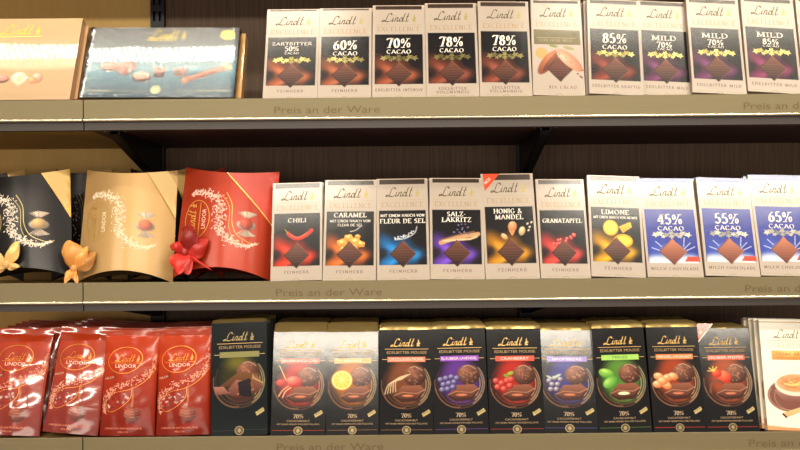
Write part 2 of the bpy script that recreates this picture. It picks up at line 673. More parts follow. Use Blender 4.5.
def flat_map(W, H, aw, ah):
    def M(u, v, l):
        u = np.asarray(u, float)
        v = np.asarray(v, float)
        return np.stack([(u / aw - .5) * W, np.zeros_like(u) - l, (1 - v / ah) * H], -1)
    return M


# ------------------------------------------------------------------ EXCELLENCE style bars (white cartons)
CREAM = (184, 169, 154)
BLK = (20, 16, 18)


def diamond(cv, cx=40, cy=120, r=20, hi=(142, 92, 68), lo=(58, 32, 26)):
    cv.poly([(cx, cy - r - 1), (cx + r, cy), (cx, cy + r + 1), (cx - r, cy)], hi, lo)
    cv.line([(cx, cy - r), (cx - r, cy), (cx, cy + r)], .9, (40, 22, 18), .6)
    cv.line([(cx, cy - r), (cx + r, cy), (cx, cy + r)], .9, (176, 128, 98), .45)
    for i, t in enumerate((-6, -2, 2, 6, 10)):
        w = r - abs(t) - 2
        cv.line([(cx - w, cy + t), (cx + w, cy + t)], .8, (168, 120, 92), .35)


def glow_x(cv, col, top, bot, cx=40, cy=120):
    k = ((cv.V > top) & (cv.V < bot) & (cv.U > 4) & (cv.U < 76)).astype(float)
    cv.ell(14, cy - 16, 30, 22, col, .95, 38, .75, k)
    cv.ell(30, cy - 4, 26, 22, col, .95, 35, .75, k)
    cv.ell(18, cy + 13, 32, 16, col, .95, -22, .95, k)
    cv.ell(56, cy + 4, 28, 19, col, .95, -28, .85, k)
    cv.ell(44, cy - 16, 26, 16, col, .95, 38, .5, k)
    hot = [min(255, c * 1.15 + 22) for c in col]
    cv.ell(24, cy - 8, 17, 9, hot, .95, 35, .6, k)
    cv.ell(26, cy + 12, 16, 6, hot, .95, -25, .55, k)
    cv.ell(60, cy + 2, 12, 10, hot, .95, -25, .4, k)
    cv.ell(9, cy - 3, 10, 9, (35, 24, 30), .9, 0, .8, k)
    cv.ell(72, cy + 14, 13, 12, BLK, .9, 0, .7, k)
    cv.ell(74, cy - 20, 22, 22, BLK, .9, 0, .7, k)


def fruit_chili(cv):
    cv.line(smooth_curve([(26, 84), (32, 90), (42, 93), (54, 88), (63, 80)]), 6.2, (196, 50, 34))
    cv.line(smooth_curve([(30, 86), (36, 90), (44, 91), (56, 84)]), 1.6, (240, 130, 96), .8)
    cv.line([(26, 84), (21, 78)], 1.8, (150, 140, 60))


def fruit_caramel(cv):
    for x, y, r in ((28, 102, 9), (38, 94, 8), (48, 100, 10), (57, 104, 7), (44, 110, 9), (30, 112, 6), (52, 92, 5)):
        a = random.random() * 3
        cv.poly([(x + r * math.cos(a + i * 1.25), y + r * .8 * math.sin(a + i * 1.25)) for i in range(5)], (250, 190, 96), (214, 128, 48))
        cv.ell(x - 1, y - 2, r * .4, r * .3, (255, 222, 150), .5)
    cv.line(smooth_curve([(40, 84), (48, 82), (56, 76)]), 1.5, (225, 215, 205), .8)


def fruit_salt(cv):
    for i in range(26):
        t = i / 25
        cv.ell(28 + t * 28 + random.uniform(-2, 2), 96 - t * t * 10 + random.uniform(-2.5, 2.5), 1.4, 1.1, (235, 235, 240), .4)
    cv.line(smooth_curve([(28, 98), (44, 96), (58, 88), (62, 78)]), 1.6, (225, 228, 235), .8)


def fruit_licorice(cv):
    cv.line([(16, 104), (40, 96), (72, 90)], 6.5, (196, 150, 108))
    cv.line([(20, 101), (60, 98), (70, 94)], 3, (226, 190, 150))
    cv.line([(14, 100), (40, 92), (66, 86)], 2, (130, 90, 66))
    for i in range(16):
        cv.ell(random.uniform(34, 58), random.uniform(74, 92), 1.6, 1.4, (120, 110, 150), .4)


def fruit_almond(cv):
    cv.ball(44, 82, 7, 8.5, (244, 186, 140), (190, 110, 66), 20)
    cv.poly([(38, 88), (48, 88), (43, 97)], (214, 140, 90))
    cv.ball(58, 89, 5, 7.5, (236, 222, 178), (176, 150, 96), 20)
    cv.ball(31, 97, 6, 4, (240, 206, 164), (190, 140, 90), 40)
    for x, y in ((67, 78), (70, 83), (73, 76), (68, 88)):
        cv.ell(x, y, 2.6, 1.5, (236, 214, 190), .4, -40)


def fruit_pome(cv):
    for i in range(18):
        t = i / 17
        x = 26 + 34 * t
        y = 104 - 8 * t - 14 * max(0, t - .6)
        cv.ball(x + random.uniform(-2, 2), y + random.uniform(-3, 3), 2.6, 2.4, (255, 150, 130), (190, 44, 48))


def fruit_lemon(cv):
    cv.ell(32, 84, 12, 13, (240, 176, 34), .1)
    cv.ell(32, 84, 10, 11, (252, 214, 84), .12)
    cv.ell(50, 104, 15, 11, (236, 168, 30), .1)
    cv.ell(50, 104, 12.5, 8.5, (252, 206, 70), .2)
    cv.poly([(44, 82), (62, 74), (64, 82), (50, 92)], (240, 190, 60), (222, 150, 40))


def milk_splash(cv, top):
    k = ((cv.V > top) & (cv.U > 4) & (cv.U < 76)).astype(float)
    cv.ell(14, 140, 28, 20, (222, 226, 232), .7, 0, 1, k * (cv.V < 138))
    cv.ell(64, 140, 26, 22, (226, 230, 236), .7, 0, 1, k * (cv.V < 138))
    cv.ell(40, 120, 24, 16, (226, 226, 232), .8, 0, .8, k)
    cv.ell(40, 134, 44, 14, (214, 218, 224), .9, 0, .9, k * (cv.V < 138))
    for p in ([(20, 118), (10, 114)], [(24, 112), (16, 104)], [(56, 112), (58, 98)], [(60, 118), (72, 112)], [(56, 116), (66, 106)]):
        cv.line(p, 1.3, (226, 228, 236), .8)


def excellence(sp, spec):
    """white carton bar; spec is a dict of what is printed on it"""
    random.seed(spec['title'][0][0] + spec.get('foot', ['x'])[0])
    W, H, T = sp.W, sp.H, sp.T
    root = empty('chocolate_bar')
    mb = MB()
    M = flat_map(W, H, 80, 160)
    cv = Canvas(80, 160, .8, CREAM)
    kind = spec.get('kind', 'dark')
    top = 52
    blue = kind == 'milk'
    strip = (54, 70, 160) if blue else (60, 46, 36)
    sh = spec.get('strip', 7)
    cv.rect(0, 0, 80, 1.6, (214, 190, 170) if not blue else (70, 84, 170))
    cv.rect(4.5, 1.2, 75.5, 1.2 + sh, strip)
    if kind == 'cacao81':
        cv.rect(4, 52, 76, 76, (100, 88, 48))
        cv.ell(15, 91, 9.5, 9.5, (186, 156, 92), .08)
        cv.ball(25, 106, 10, 26, (206, 126, 84), (124, 64, 42), 38)
        cv.ball(29, 105, 4.5, 22, (150, 84, 56), (90, 44, 30), 38)
        diamond(cv, 43, 117, 20, (120, 66, 50), (56, 30, 28))
        cv.ball(58, 102, 10, 27, (236, 188, 158), (180, 116, 86), -48)
        for i in range(14):
            t = random.uniform(-1, 1)
            cv.ell(56 + 16 * t + random.uniform(-3, 3), 101 + 14 * t + random.uniform(-3, 3), 1.8, 1, (190, 124, 96), .5, 40)
        cv.ell(34, 79, 8, 2.6, (122, 130, 62), .3, 10)
        cv.ell(58, 82, 10, 3, (150, 140, 84), .3, 12)
        for x, y in ((70, 124), (74, 128), (78, 118), (76, 130)):
            cv.ell(x, y, 2, 1.5, (110, 66, 48), .3)
    else:
        bg = (28, 44, 142) if blue else BLK
        cv.rect(3.6, top, 76.4, 137.5, bg)
        if blue:
            k = ((cv.V > top) & (cv.V < 137) & (cv.U > 4) & (cv.U < 76)).astype(float)
            cv.ell(20, 120, 30, 34, (70, 96, 190), .9, 0, .6, k)
            milk_splash(cv, 100)
            cv.poly([(60, 128), (77, 128), (77, 136), (55, 136)], (196, 70, 50))
        else:
            glow_x(cv, spec['glow'], top, 137.3)
        fr = spec.get('fruit')
        if fr:
            fr(cv)
        diamond(cv, hi=(196, 118, 84) if blue else (122, 76, 58), lo=(104, 54, 42) if blue else (40, 24, 24))
    cv.ring(40, 164, 7, 7, .7, (150, 132, 96))
    cv.rect(8, 156.6, 30, 157, (170, 150, 120), .6)
    cv.rect(50, 156.6, 72, 157, (170, 150, 120), .6)
    a = Art(mb, M)
    a.canvas(cv, 'card')
    # rest of the carton
    mb.box(-W / 2, 0, 0, W / 2, T, H, (172, 154, 140), 'card', skip=('f',))
    script_logo(a, 14, 29, 43, (84, 74, 42), 'goldink', (176, 160, 96), w=.17)
    a.rect(4, 34.4, 76, 35, (172, 156, 118), 'ink')
    serif(a, 'EXCELLENCE', 40, 46, 7.6, (158, 126, 78), 'goldink', w=.11, box=65, sp=.16, mn=.4)
    tw = (250, 240, 226)
    if kind == 'cacao81':
        serif(a, 'CACAO', 34, 62.5, 6.2, (96, 84, 50), 'ink', w=.15, box=42, sp=.3)
        serif(a, 'U', 68, 62.5, 6.6, (60, 50, 30), 'ink', w=.2)
        a.rect(8, 65, 70, 65.6, (176, 164, 120))
        serif(a, 'FEIN HERB MILD', 38, 71.5, 4, (170, 156, 110), 'ink', w=.14, box=52, sp=.2)
        serif(a, '81% CACAO', 46, 149, 5, (120, 84, 66), 'ink', w=.2, box=42, sp=.3, serifs=False)
    else:
        for (txt, vb, h, bx) in spec['title']:
            serif(a, txt, 40 + spec.get('tdx', 0), vb, h, tw, 'ink', w=.21 if h > 4 else .18, box=bx, sp=.1, mn=.42, serifs=h > 6.2)
        if spec.get('leaf'):
            lc = (118, 114, 104) if blue else (150, 138, 88)
            for x, y, r, ph in ((17, 93, 7.5, .3), (24, 91, 7.5, 0), (33, 93, 6, .5), (40, 90, 6.5, .2), (47, 93, 6, .1), (56, 91, 7.5, .6), (64, 93, 7.5, .2), (28, 96, 5, 0), (52, 96, 5, 0), (40, 96, 6, .4)):
                a.layer += .2
                q = random.uniform(.75, 1.15)
                leafstar(a, x, y, r * .82, [c * q for c in lc], 'foil', 5, ph, .5)
            a.layer = 1
        for i, t in enumerate(spec['foot']):
            n = len(spec['foot'])
            serif(a, t[0] if isinstance(t, tuple) else t, 40, 149 + (i * 6 - (n - 1) * 1.5), 4.4, (112, 92, 86), 'ink', w=.22, box=spec['fw'][i], sp=.28, serifs=False, mn=.5)
    mb.build('carton', root)
    if spec.get('sticker'):
        s = MB()
        b = Art(s, M)
        b.layer = 7
        b.poly([(3.2, .2), (29, .2), (5.2, 27)], (226, 82, 48), 'satin')
        b.layer = 8
        serif(b, 'NEU', 11.5, 13, 4.6, (255, 236, 220), 'ink', rot=-45, w=.2)
        s.build('corner_label', root)
    return root


# ------------------------------------------------------------------ dark mousse bars (black cartons with gold foil ends)
def mousse_canvas(spec):
    random.seed(spec['banner'])
    cv = Canvas(80, 168, .8, spec.get('base', (13, 12, 13)))
    g = [c * .86 for c in spec['glow']]
    cv.ell(40, 84, 41, 45, g, .55, 0, .9)
    cv.ell(38, 60, 30, 20, spec.get('glow2', g), .9, 0, .8)
    for i, (dx, r) in enumerate(((0, 40), (1, 36), (2, 31))):
        cv.ring(40 + dx, 88, r * .92, r * .98, 1.8, (150, 96, 66), 0, .55, 190 + 15 * i, 330)
        cv.ring(40 + dx, 88, r * .9, r * .95, 1.4, (236, 206, 160), 0, .7, 300 + 8 * i, 40 + 12 * i)
    cv.ring(34, 86, 28, 34, 2.2, (70, 36, 26), 0, .8, 150, 290)
    cv.ring(34, 88, 31, 38, 1.6, (180, 116, 80), 0, .6, 170, 280)
    cv.ell(42, 116, 28, 8, spec.get('low', g), .9, 0, .6)
    # truffle
    cv.ball(53, 75, 18, 17, (164, 108, 84), (58, 32, 26))
    for i in range(34):
        t = random.uniform(0, 6.28)
        q = random.uniform(0, 15)
        cv.ell(54 + q * math.cos(t), 76 + q * math.sin(t), 2.2, 1.4, random.choice([(190, 134, 104), (96, 56, 42)]), .6, random.uniform(0, 90), .6)
    cv.line(smooth_curve([(46, 62), (54, 60), (64, 66)]), 1.2, (226, 190, 160), .7)
    # broken filled piece
    cv.poly([(22, 106), (34, 91), (60, 90), (68, 97), (56, 110), (34, 112)], (150, 92, 68), (84, 46, 34))
    cv.poly([(22, 106), (34, 112), (56, 110), (68, 97), (67, 101), (57, 115), (34, 117), (23, 110)], (64, 34, 26))
    cv.line([(22, 106), (34, 101), (56, 103), (68, 97)], 1.0, (206, 150, 118), .8)
    cv.ell(42, 106.5, 10, 2.2, spec.get('fill', (206, 120, 84)), .3)
    spec['fruit'](cv)
    # gold tag
    cv.poly([(63, 135), (74, 128), (76, 133), (65, 140)], (196, 176, 120))
    cv.line([(65, 136), (74, 130.5)], 1, (110, 90, 50), .8)
    cv.rect(2, 159.5, 78, 160.5, spec.get('rule', (150, 104, 70)), .8)
    return cv


def berries(cols, spots, stem=None):
    def f(cv):
        for x, y, r in spots:
            hi, lo = cols
            cv.ball(x, y, r, r, hi, lo)
        if stem:
            stem(cv)
    return f


def f_cherry(cv):
    cv.line(smooth_curve([(22, 84), (16, 70), (10, 56)]), 1.4, (222, 200, 140))
    cv.ball(32, 82, 13, 9, (255, 150, 120), (170, 20, 16))
    cv.ball(14, 84, 9, 6, (240, 90, 70), (150, 14, 12))
    cv.line(smooth_curve([(10, 106), (16, 96), (24, 90)]), 2.2, (226, 150, 110))
    cv.line(smooth_curve([(16, 108), (20, 98), (28, 92)]), 1.4, (250, 200, 160))


def f_orange(cv):
    cv.ell(24, 80, 17, 17, (226, 130, 24), .06)
    cv.ell(24, 80, 15.5, 15.5, (255, 236, 150), .06)
    cv.ell(24, 80, 14, 14, (252, 192, 60), .12)
    for i in range(9):
        t = i * 2 * math.pi / 9
        cv.line([(24, 80), (24 + 14 * math.cos(t), 80 + 14 * math.sin(t))], .8, (255, 236, 160), .8)


def f_vanilla(cv):
    for i in range(5):
        cv.line(smooth_curve([(8 + 4 * i, 104 - i), (14 + 3 * i, 88 - 2 * i), (34 + 3 * i, 80 - 2 * i)]), 1.4, (232, 206, 160), .85)


def f_blue(cv):
    for x, y in ((12, 82), (20, 80), (28, 78), (16, 90), (24, 88), (32, 86), (14, 98), (22, 97), (30, 94), (36, 80)):
        cv.ball(x, y, 5, 4.6, (176, 168, 210), (44, 36, 84))


def f_black(cv):
    for x, y in ((14, 84), (22, 80), (30, 82), (18, 90), (26, 90), (16, 98), (24, 98)):
        cv.ball(x, y, 4.6, 4.4, (220, 214, 228), (54, 36, 56))
    cv.ell(26, 76, 7, 2.4, (190, 200, 170), .4, -30)
    cv.ell(14, 78, 6, 2.2, (180, 190, 160), .4, 30)


def f_cran(cv):
    for x, y in ((12, 84), (20, 88), (28, 84), (14, 94), (23, 97), (32, 92), (34, 82)):
        cv.ball(x, y, 5.2, 5, (246, 130, 110), (150, 20, 22))
    cv.ell(33, 72, 6, 3.4, (150, 180, 60), .4, -20)
    cv.ell(27, 76, 5, 3, (120, 160, 50), .4, 30)


def f_mint(cv):
    cv.ball(18, 74, 13, 8, (190, 232, 110), (70, 140, 40), 20)
    cv.ball(24, 88, 14, 9, (176, 222, 110), (60, 130, 40), -30)
    cv.line([(8, 70), (30, 80)], 1, (90, 150, 60), .8)
    cv.ell(42, 106, 10, 3, (226, 236, 190), .3)


def f_almonds(cv):
    for x, y, r in ((14, 80, 22), (28, 82, -10), (12, 92, 0), (25, 94, 30), (36, 80, 10), (20, 87, 0)):
        cv.ball(x, y, 8.5, 6.5, (255, 218, 168), (196, 104, 54), r)


def f_straw(cv):
    cv.ball(34, 80, 12, 11, (255, 140, 90), (190, 40, 20), 20)
    cv.ball(24, 74, 8, 7, (250, 110, 70), (180, 30, 20))
    for t in (0, 40, 80, 120):
        cv.line([(20, 70), (20 - 9 * math.cos(rad(t)), 70 - 7 * math.sin(rad(t)))], 2, (226, 200, 90), .9)
    cv.line(smooth_curve([(12, 104), (14, 92), (24, 86), (32, 90)]), 4, (120, 66, 48))


def f_pieces(cv):
    cv.poly([(8, 98), (40, 74), (70, 78), (46, 92)], (120, 78, 46), (84, 50, 34))
    cv.poly([(24, 100), (36, 86), (48, 88), (44, 104), (30, 110)], (156, 98, 82), (96, 54, 46))
    cv.poly([(56, 84), (66, 80), (74, 98), (64, 108)], (150, 92, 72), (88, 50, 40))
    cv.poly([(38, 90), (56, 84), (58, 112), (40, 110)], (44, 32, 36), (24, 20, 26))
    cv.poly([(4, 96), (18, 96), (26, 106), (6, 108)], (170, 112, 96), (120, 70, 60))
    cv.line([(60, 80), (60, 84), (74, 92)], 2, (196, 176, 96), .8)


def foil_end(root, W, H, T, hgt, prof, tone=(236, 204, 128), seed=0):
    """crimped gold foil top: a slope leading back to a standing crimp"""
    mb = MB()
    n = 40
    rnd = random.Random(seed)
    ph = [rnd.uniform(0, 6.3) for _ in range(4)]
    rows = []
    for k, (y, z) in enumerate(prof):
        r = []
        for i in range(n + 1):
            t = i / n
            wv = (math.sin(t * 9 + ph[0]) * .35 + math.sin(t * 23 + ph[1]) * .25 + math.sin(t * 47 + ph[2]) * .2) * .0008 * (k > 0)
            zz = z * hgt + (wv * 1.0 if k > 1 else 0)
            if k >= 1:
                zz -= .0012 * (abs(2 * t - 1) ** 6)
            r.append(((t - .5) * W * (1.0 - .01 * k), y + wv, H + zz))
        rows.append(r)
    X = np.array(rows)
    mb.grid(X, tone, 'foilpaper')
    # back of the foil and the two ears
    b = X.copy()
    b[:, :, 1] = T * .98
    b[:, :, 1] = np.maximum(b[:, :, 1], X[:, :, 1] + .0006)
    mb.grid(b, tone, 'foilpaper', flip=True)
    top = np.stack([X[-1], b[-1]])
    mb.grid(top, tone, 'foilpaper')
    for e in (0, -1):
        mb.grid(np.stack([X[:, e], b[:, e]]), tone, 'foilpaper', smooth=False)
    return mb.build('foil_end', root)


PROF_SLOPE = [(-.0003, -.03), (.0000, .3), (.0005, .6), (.0012, .8), (.0026, 1.0)]
PROF_TALL = [(-.0003, -.03), (.0010, .25), (.0032, .65), (.0056, 1.0)]


def mousse(sp, spec):
    W, T = sp.W, sp.T
    fh = spec.get('foil', .009)
    H = sp.H - fh
    root = empty('chocolate_bar')
    mb = MB()
    M = flat_map(W, H, 80, 168)
    cv = mousse_canvas(spec)
    a = Art(mb, M)
    a.canvas(cv, 'satin')
    mb.box(-W / 2, 0, 0, W / 2, T, H, (34, 28, 28), 'satin', skip=('f',))
    gold = spec.get('gold', (200, 160, 94))
    script_logo(a, 17, 27, 36, gold, 'goldink', w=.19)
    a.rect(8, 31.3, 74, 32.1, (190, 150, 96), 'goldink')
    sans(a, 'EDELBITTER MOUSSE', 41, 39.3, 60, 4.6, (150, 122, 84), 'goldink')
    a.rect(4, 48, 13, 48.7, (196, 156, 100), 'goldink')
    a.rect(68, 48, 77, 48.7, (196, 156, 100), 'goldink')
    bc = spec['bcol']
    a.layer = 2
    a.rect(12, 44.2, 69, 52.6, bc, 'satin')
    a.layer = 3
    if spec['banner']:
        sans(a, spec['banner'], 40.5, 50.4, min(53, 4.6 * len(spec['banner'])), 4.4, spec.get('btxt', (255, 236, 224)), 'ink')
    a.layer = 1
    g2 = (176, 146, 110)
    if spec.get('pct', True):
        serif(a, '70%', 40, 141, 6.4, (186, 160, 130), 'ink', w=.2)
        sans(a, 'CACAOGEHALT', 40, 146.6, 34, 3.1, g2)
        sans(a, 'MIT EINER FEINEN MOUSSE FÜLLUNG', 40, 151.6, 62, 2.6, g2)
    a.layer = 2
    a.disc(40, 160.5, 6.6, 6.6, (84, 70, 46), 'goldink')
    a.layer = 3
    a.ringo(40, 160.5, 6, 6, .8, (160, 142, 100), 'goldink')
    a.disc(40, 160.5, 2.2, 3, (150, 134, 98), 'goldink', l=3)
    mb.build('carton', root)
    foil_end(root, W, H, T, fh, spec.get('prof', PROF_SLOPE), seed=len(spec['banner']) + int(W * 1e5))
    if spec.get('sticker'):
        s = MB()
        b = Art(s, M)
        b.layer = 7
        b.poly([(-1, -8), (24, -8), (1, 22)], (222, 84, 62), 'satin')
        b.layer = 8
        b.stroke([(0, 22), (25, -8)], 1.6, (250, 226, 206), 'satin')
        serif(b, 'NEU', 9, 5, 5, (255, 236, 220), 'ink', rot=-52, w=.2)
        s.build('corner_label', root)
    return root


def creation(sp):
    """white carton with a cup of cream dessert"""
    W, H, T = sp.W, sp.H, sp.T
    root = empty('chocolate_bar')
    mb = MB()
    M = flat_map(W, H, 80, 168)
    cv = Canvas(80, 168, .8, (244, 236, 216))
    cv.rect(0, 3.2, 80, 4.6, (190, 150, 84))
    cv.vgrad(15, 48, 80, 62, (240, 170, 84), (226, 140, 60))
    cv.ell(40, 48, 20, 12, (252, 214, 130), .9, 0, .8, (cv.V > 48) * (cv.V < 62))
    cv.ell(36, 116, 33, 25, (124, 76, 62), .06)
    cv.ring(36, 116, 30, 22, 1.6, (190, 140, 116), 0, .8, 150, 300)
    cv.ring(38, 118, 24, 20, 1.2, (200, 150, 130), 0, .6, 160, 260)
    cv.poly([(14, 108), (74, 108), (62, 126), (50, 130), (24, 122)], (170, 120, 104), (112, 66, 56))
    cv.ell(46, 100, 31, 17, (236, 216, 196), .05)
    cv.ell(46, 97, 28.5, 14, (226, 160, 110), .08)
    cv.ell(46, 97, 24, 11, (214, 136, 84), .3)
    for i in range(60):
        t = random.uniform(0, 6.28)
        q = random.uniform(0, 1)
        cv.ell(46 + 25 * q * math.cos(t), 97 + 11 * q * math.sin(t), 2, 1, random.choice([(250, 200, 140), (180, 96, 56), (240, 176, 100)]), .6, 0, .7)
    cv.line(smooth_curve([(30, 98), (44, 100), (58, 92), (66, 94)]), 2.5, (250, 220, 130), .8)
    cv.line(smooth_curve([(38, 94), (46, 100), (60, 100)]), 2, (246, 206, 110), .8)
    cv.poly([(24, 142), (70, 126), (76, 130), (30, 148)], (236, 206, 150), (214, 170, 110))
    cv.poly([(24, 142), (30, 148), (28, 150), (22, 144)], (84, 46, 38))
    cv.vgrad(0, 160, 66, 168, (232, 170, 120), (226, 150, 100))
    cv.poly([(0, 160), (66, 160), (66, 165), (30, 163.5), (0, 160.5)], (244, 236, 216))
    a = Art(mb, M)
    a.canvas(cv, 'card')
    mb.box(-W / 2, 0, 0, W / 2, T, H, (244, 230, 200), 'card', skip=('f',))
    ML = lambda u, v, l: np.stack([np.full_like(np.asarray(u, float), -W / 2) - l, np.asarray(u, float) / 1000, (1 - np.asarray(v, float) / 168) * H], -1)
    b = Art(mb, ML)
    b.disc(T * 500, 108, T * 300, 15, (176, 120, 96), 'ink')
    b.rect(1, 150, T * 1000 - 1, 160, (226, 160, 110))
    script_logo(a, 20, 28, 38, (110, 100, 60), 'foil')
    a.rect(9, 32.2, 76, 32.8, (172, 156, 118))
    serif(a, 'CREATION', 44, 42.5, 6.4, (184, 172, 158), 'ink', w=.1, box=52, sp=.16, mn=.4)
    serif(a, 'CRÈME BRULEE', 47, 54.8, 3.8, (150, 96, 30), 'ink', w=.24, box=52, sp=.14)
    sans(a, 'GEFÜLLTE VOLLMILCH CHOCOLADE', 47, 60, 52, 2.4, (150, 90, 30))
    a.ringo(67, 161, 6, 6, 1, (170, 160, 120))
    a.disc(67, 161, 2.2, 3, (180, 170, 130))
    mb.build('carton', root)
    return root


# ------------------------------------------------------------------ large boxes
def carton_box(sp, art_fn, side, name='chocolate_box'):
    W, H, T = sp.W, sp.H, sp.T
    root = empty(name)
    mb = MB()
    AW = W * 1000
    AH = H * 1000
    M = flat_map(W, H, AW, AH)
    a = Art(mb, M)
    art_fn(a, AW, AH)
    mb.box(-W / 2, 0, 0, W / 2, T, H, side, 'satin', skip=('f',))
    if T > .03:   # lid line round the sides
        mb.box(W / 2 - .0002, T * .55, 0, W / 2 + .0003, T * .57, H, [c * .6 for c in side], 'ink')
    mb.build('carton', root)
    return root


def praline(cv, kind, x, y, s=1., rot=0):
    if kind == 'oval':
        cv.ball(x, y + 1.5 * s, 10 * s, 5.5 * s, (150, 96, 80), (84, 48, 40), rot)
        cv.ball(x, y, 9.5 * s, 4.6 * s, (226, 176, 160), (170, 112, 96), rot)
        cv.ring(x, y, 6 * s, 2.6 * s, .8, (240, 206, 190), rot, .5)
    elif kind == 'heart':
        cv.ball(x - 3 * s, y, 6 * s, 8 * s, (222, 168, 152), (130, 76, 62), 20)
        cv.ball(x + 4 * s, y - 1 * s, 7 * s, 7 * s, (214, 158, 142), (120, 70, 58), -20)
        cv.ball(x, y + 5 * s, 6 * s, 5 * s, (190, 128, 110), (120, 70, 58))
    elif kind == 'nut':
        cv.ball(x, y + 2 * s, 9.5 * s, 6 * s, (130, 80, 60), (70, 38, 30), rot)
        cv.ball(x, y, 9 * s, 4.8 * s, (236, 206, 184), (180, 130, 104), rot)
        for i in range(26):
            t = random.uniform(0, 6.28)
            q = random.uniform(0, .85)
            cv.ell(x + 9 * s * q * math.cos(t), y + 4.6 * s * q * math.sin(t), 1, .7, random.choice([(120, 72, 50), (250, 230, 206)]), .4)
    elif kind == 'cup':
        cv.poly([(x - 6 * s, y - 2 * s), (x + 6 * s, y - 2 * s), (x + 5 * s, y + 6 * s), (x - 5 * s, y + 6 * s)], (140, 80, 62), (84, 44, 36))
        cv.ell(x, y - 2.4 * s, 6.6 * s, 3 * s, (206, 156, 136), .15)
        cv.ell(x, y - 2.4 * s, 4 * s, 1.6 * s, (120, 66, 50), .3)
        cv.ell(x, y + 6 * s, 5 * s, 1.6 * s, (84, 44, 36), .3)
    elif kind == 'rock':
        for i in range(9):
            cv.ball(x + random.uniform(-5, 5) * s, y + random.uniform(-4, 4) * s, 3.6 * s, 3 * s, (184, 120, 98), (90, 48, 38))
    elif kind == 'stick':
        cv.line([(x - 16 * s, y + 6 * s), (x + 13 * s, y - 5 * s)], 5.6 * s, (146, 80, 60))
        cv.line([(x - 15 * s, y + 4.6 * s), (x + 13 * s, y - 6.4 * s)], 1.6 * s, (236, 170, 130), .8)
        cv.ball(x + 17 * s, y - 6 * s, 3.6 * s, 4 * s, (246, 196, 140), (190, 120, 80))
        cv.ball(x - 17 * s, y + 7 * s, 3 * s, 3 * s, (246, 186, 130), (170, 90, 60))
    elif kind == 'white':
        cv.ball(x, y, 9 * s, 8 * s, (250, 240, 220), (196, 168, 130), rot)
        cv.poly([(x - 9 * s, y - 2 * s), (x, y + 12 * s), (x + 10 * s, y - 2 * s)], (240, 224, 196), (214, 186, 150))
        cv.ell(x, y + 1 * s, 3.4 * s, 5 * s, (222, 196, 150), .6)


def art_blue(a, W, H):
    random.seed(5)
    cv = Canvas(W, H, 1.0, (84, 104, 112))
    cv.vgrad(0, 0, W, H * .3, (98, 96, 96), (120, 128, 130))
    cv.vgrad(0, H * .3, W, H * .62, (120, 128, 130), (104, 150, 166))
    cv.vgrad(0, H * .62, W, H, (100, 146, 162), (66, 84, 96))
    k = W / 235.
    sx = W / 460.
    for kind, x, y, s in (('oval', 80, 114, 1.6), ('heart', 126, 118, 1.6), ('nut', 178, 142, 1.6), ('cup', 230, 130, 1.6), ('rock', 290, 135, 1.6), ('stick', 372, 136, 1.9)):
        praline(cv, kind, x * sx, y / 205 * H, s)
    cv.line(smooth_curve([(0, H * .66), (W * .06, H * .62), (W * .12, H * .56), (W * .08, H * .46)]), 1.3, (206, 206, 190), .8)
    cv.line(smooth_curve([(0, H * .8), (W * .06, H * .74), (W * .12, H * .66)]), 1, (196, 200, 190), .7)
    cv.line(smooth_curve([(W * .2, H * .44), (W * .38, H * .47), (W * .46, H * .56)]), 1.2, (196, 206, 200), .8)
    cv.line(smooth_curve([(W * .62, H * .58), (W * .7, H * .55), (W * .74, H * .42), (W * .76, H * .54)]), 1.1, (200, 206, 200), .8)
    cv.line(smooth_curve([(W * .86, H * .42), (W * .88, H * .52), (W * .94, H * .52), (W, H * .44)]), 1.1, (200, 206, 200), .8)
    a.canvas(cv, 'glossbox')
    a.layer = 4
    script_logo(a, W * .40, H * .165, W * .20, (242, 214, 96), 'ink', w=.2)
    a.rect(W * .385, H * .185, W * .58, H * .195, (242, 214, 96), 'ink')
    a.disc(W * .925, H * .11, W * .05, H * .075, (238, 214, 120), 'ink')
    g = (176, 170, 140)
    a.rect(3, H * .90, W * .2, H * .915, g, 'goldink')
    a.rect(W * .76, H * .90, W - 3, H * .915, g, 'goldink')
    sans(a, 'CONFISEURS', W * .31, H * .925, W * .19, 3.2, g)
    sans(a, 'FINEST', W * .69, H * .925, W * .13, 3.2, g)
    a.disc(W * .49, H * .895, 7.5, 7.5, (150, 150, 120), 'goldink')
    a.layer = 5
    a.ringo(W * .49, H * .895, 7, 7, 1.2, (222, 214, 170), 'goldink')
    leafstar(a, W * .49, H * .895, 4.4, (226, 214, 160), 'goldink', 5)


def art_champagne(a, W, H):
    random.seed(6)
    cv = Canvas(W, H, 1.2, (200, 168, 124))
    cv.vgrad(0, 0, W, H * .55, (200, 168, 120), (194, 162, 118))
    cv.vgrad(0, H * .55, W, H, (194, 162, 118), (188, 154, 114))
    praline(cv, 'white', W - 84, H * .74, 1.5)
    praline(cv, 'oval', W - 112, H * .74, 1.3)
    cv.ball(W - 56, H * .74, 9, 10, (244, 214, 190), (170, 116, 90))
    cv.ball(W - 63, H * .77, 8, 7, (250, 190, 140), (190, 120, 80))
    praline(cv, 'nut', W - 150, H * .74, 1.3)
    praline(cv, 'cup', W - 180, H * .72, 1.3)
    cv.ell(W - 80, H * .84, 26, 6, (190, 150, 112), .8, 0, .6)
    cv.line(smooth_curve([(W - 30, H * .55), (W - 14, H * .59), (W, H * .56)]), 1.2, (220, 176, 100), .7)
    cv.rect(W - 52, H * .935, W - 5, H * .947, (186, 152, 108))
    a.canvas(cv, 'glossbox')
    a.layer = 4
    script_logo(a, W - 128, H * .2, 52, (238, 206, 90), 'ink', w=.2)
    a.rect(W - 130, H * .225, W - 60, H * .235, (236, 206, 104), 'goldink')
    sans(a, 'SWISS CONFISEUR', W - 92, H * .96, 60, 3, (190, 154, 110))


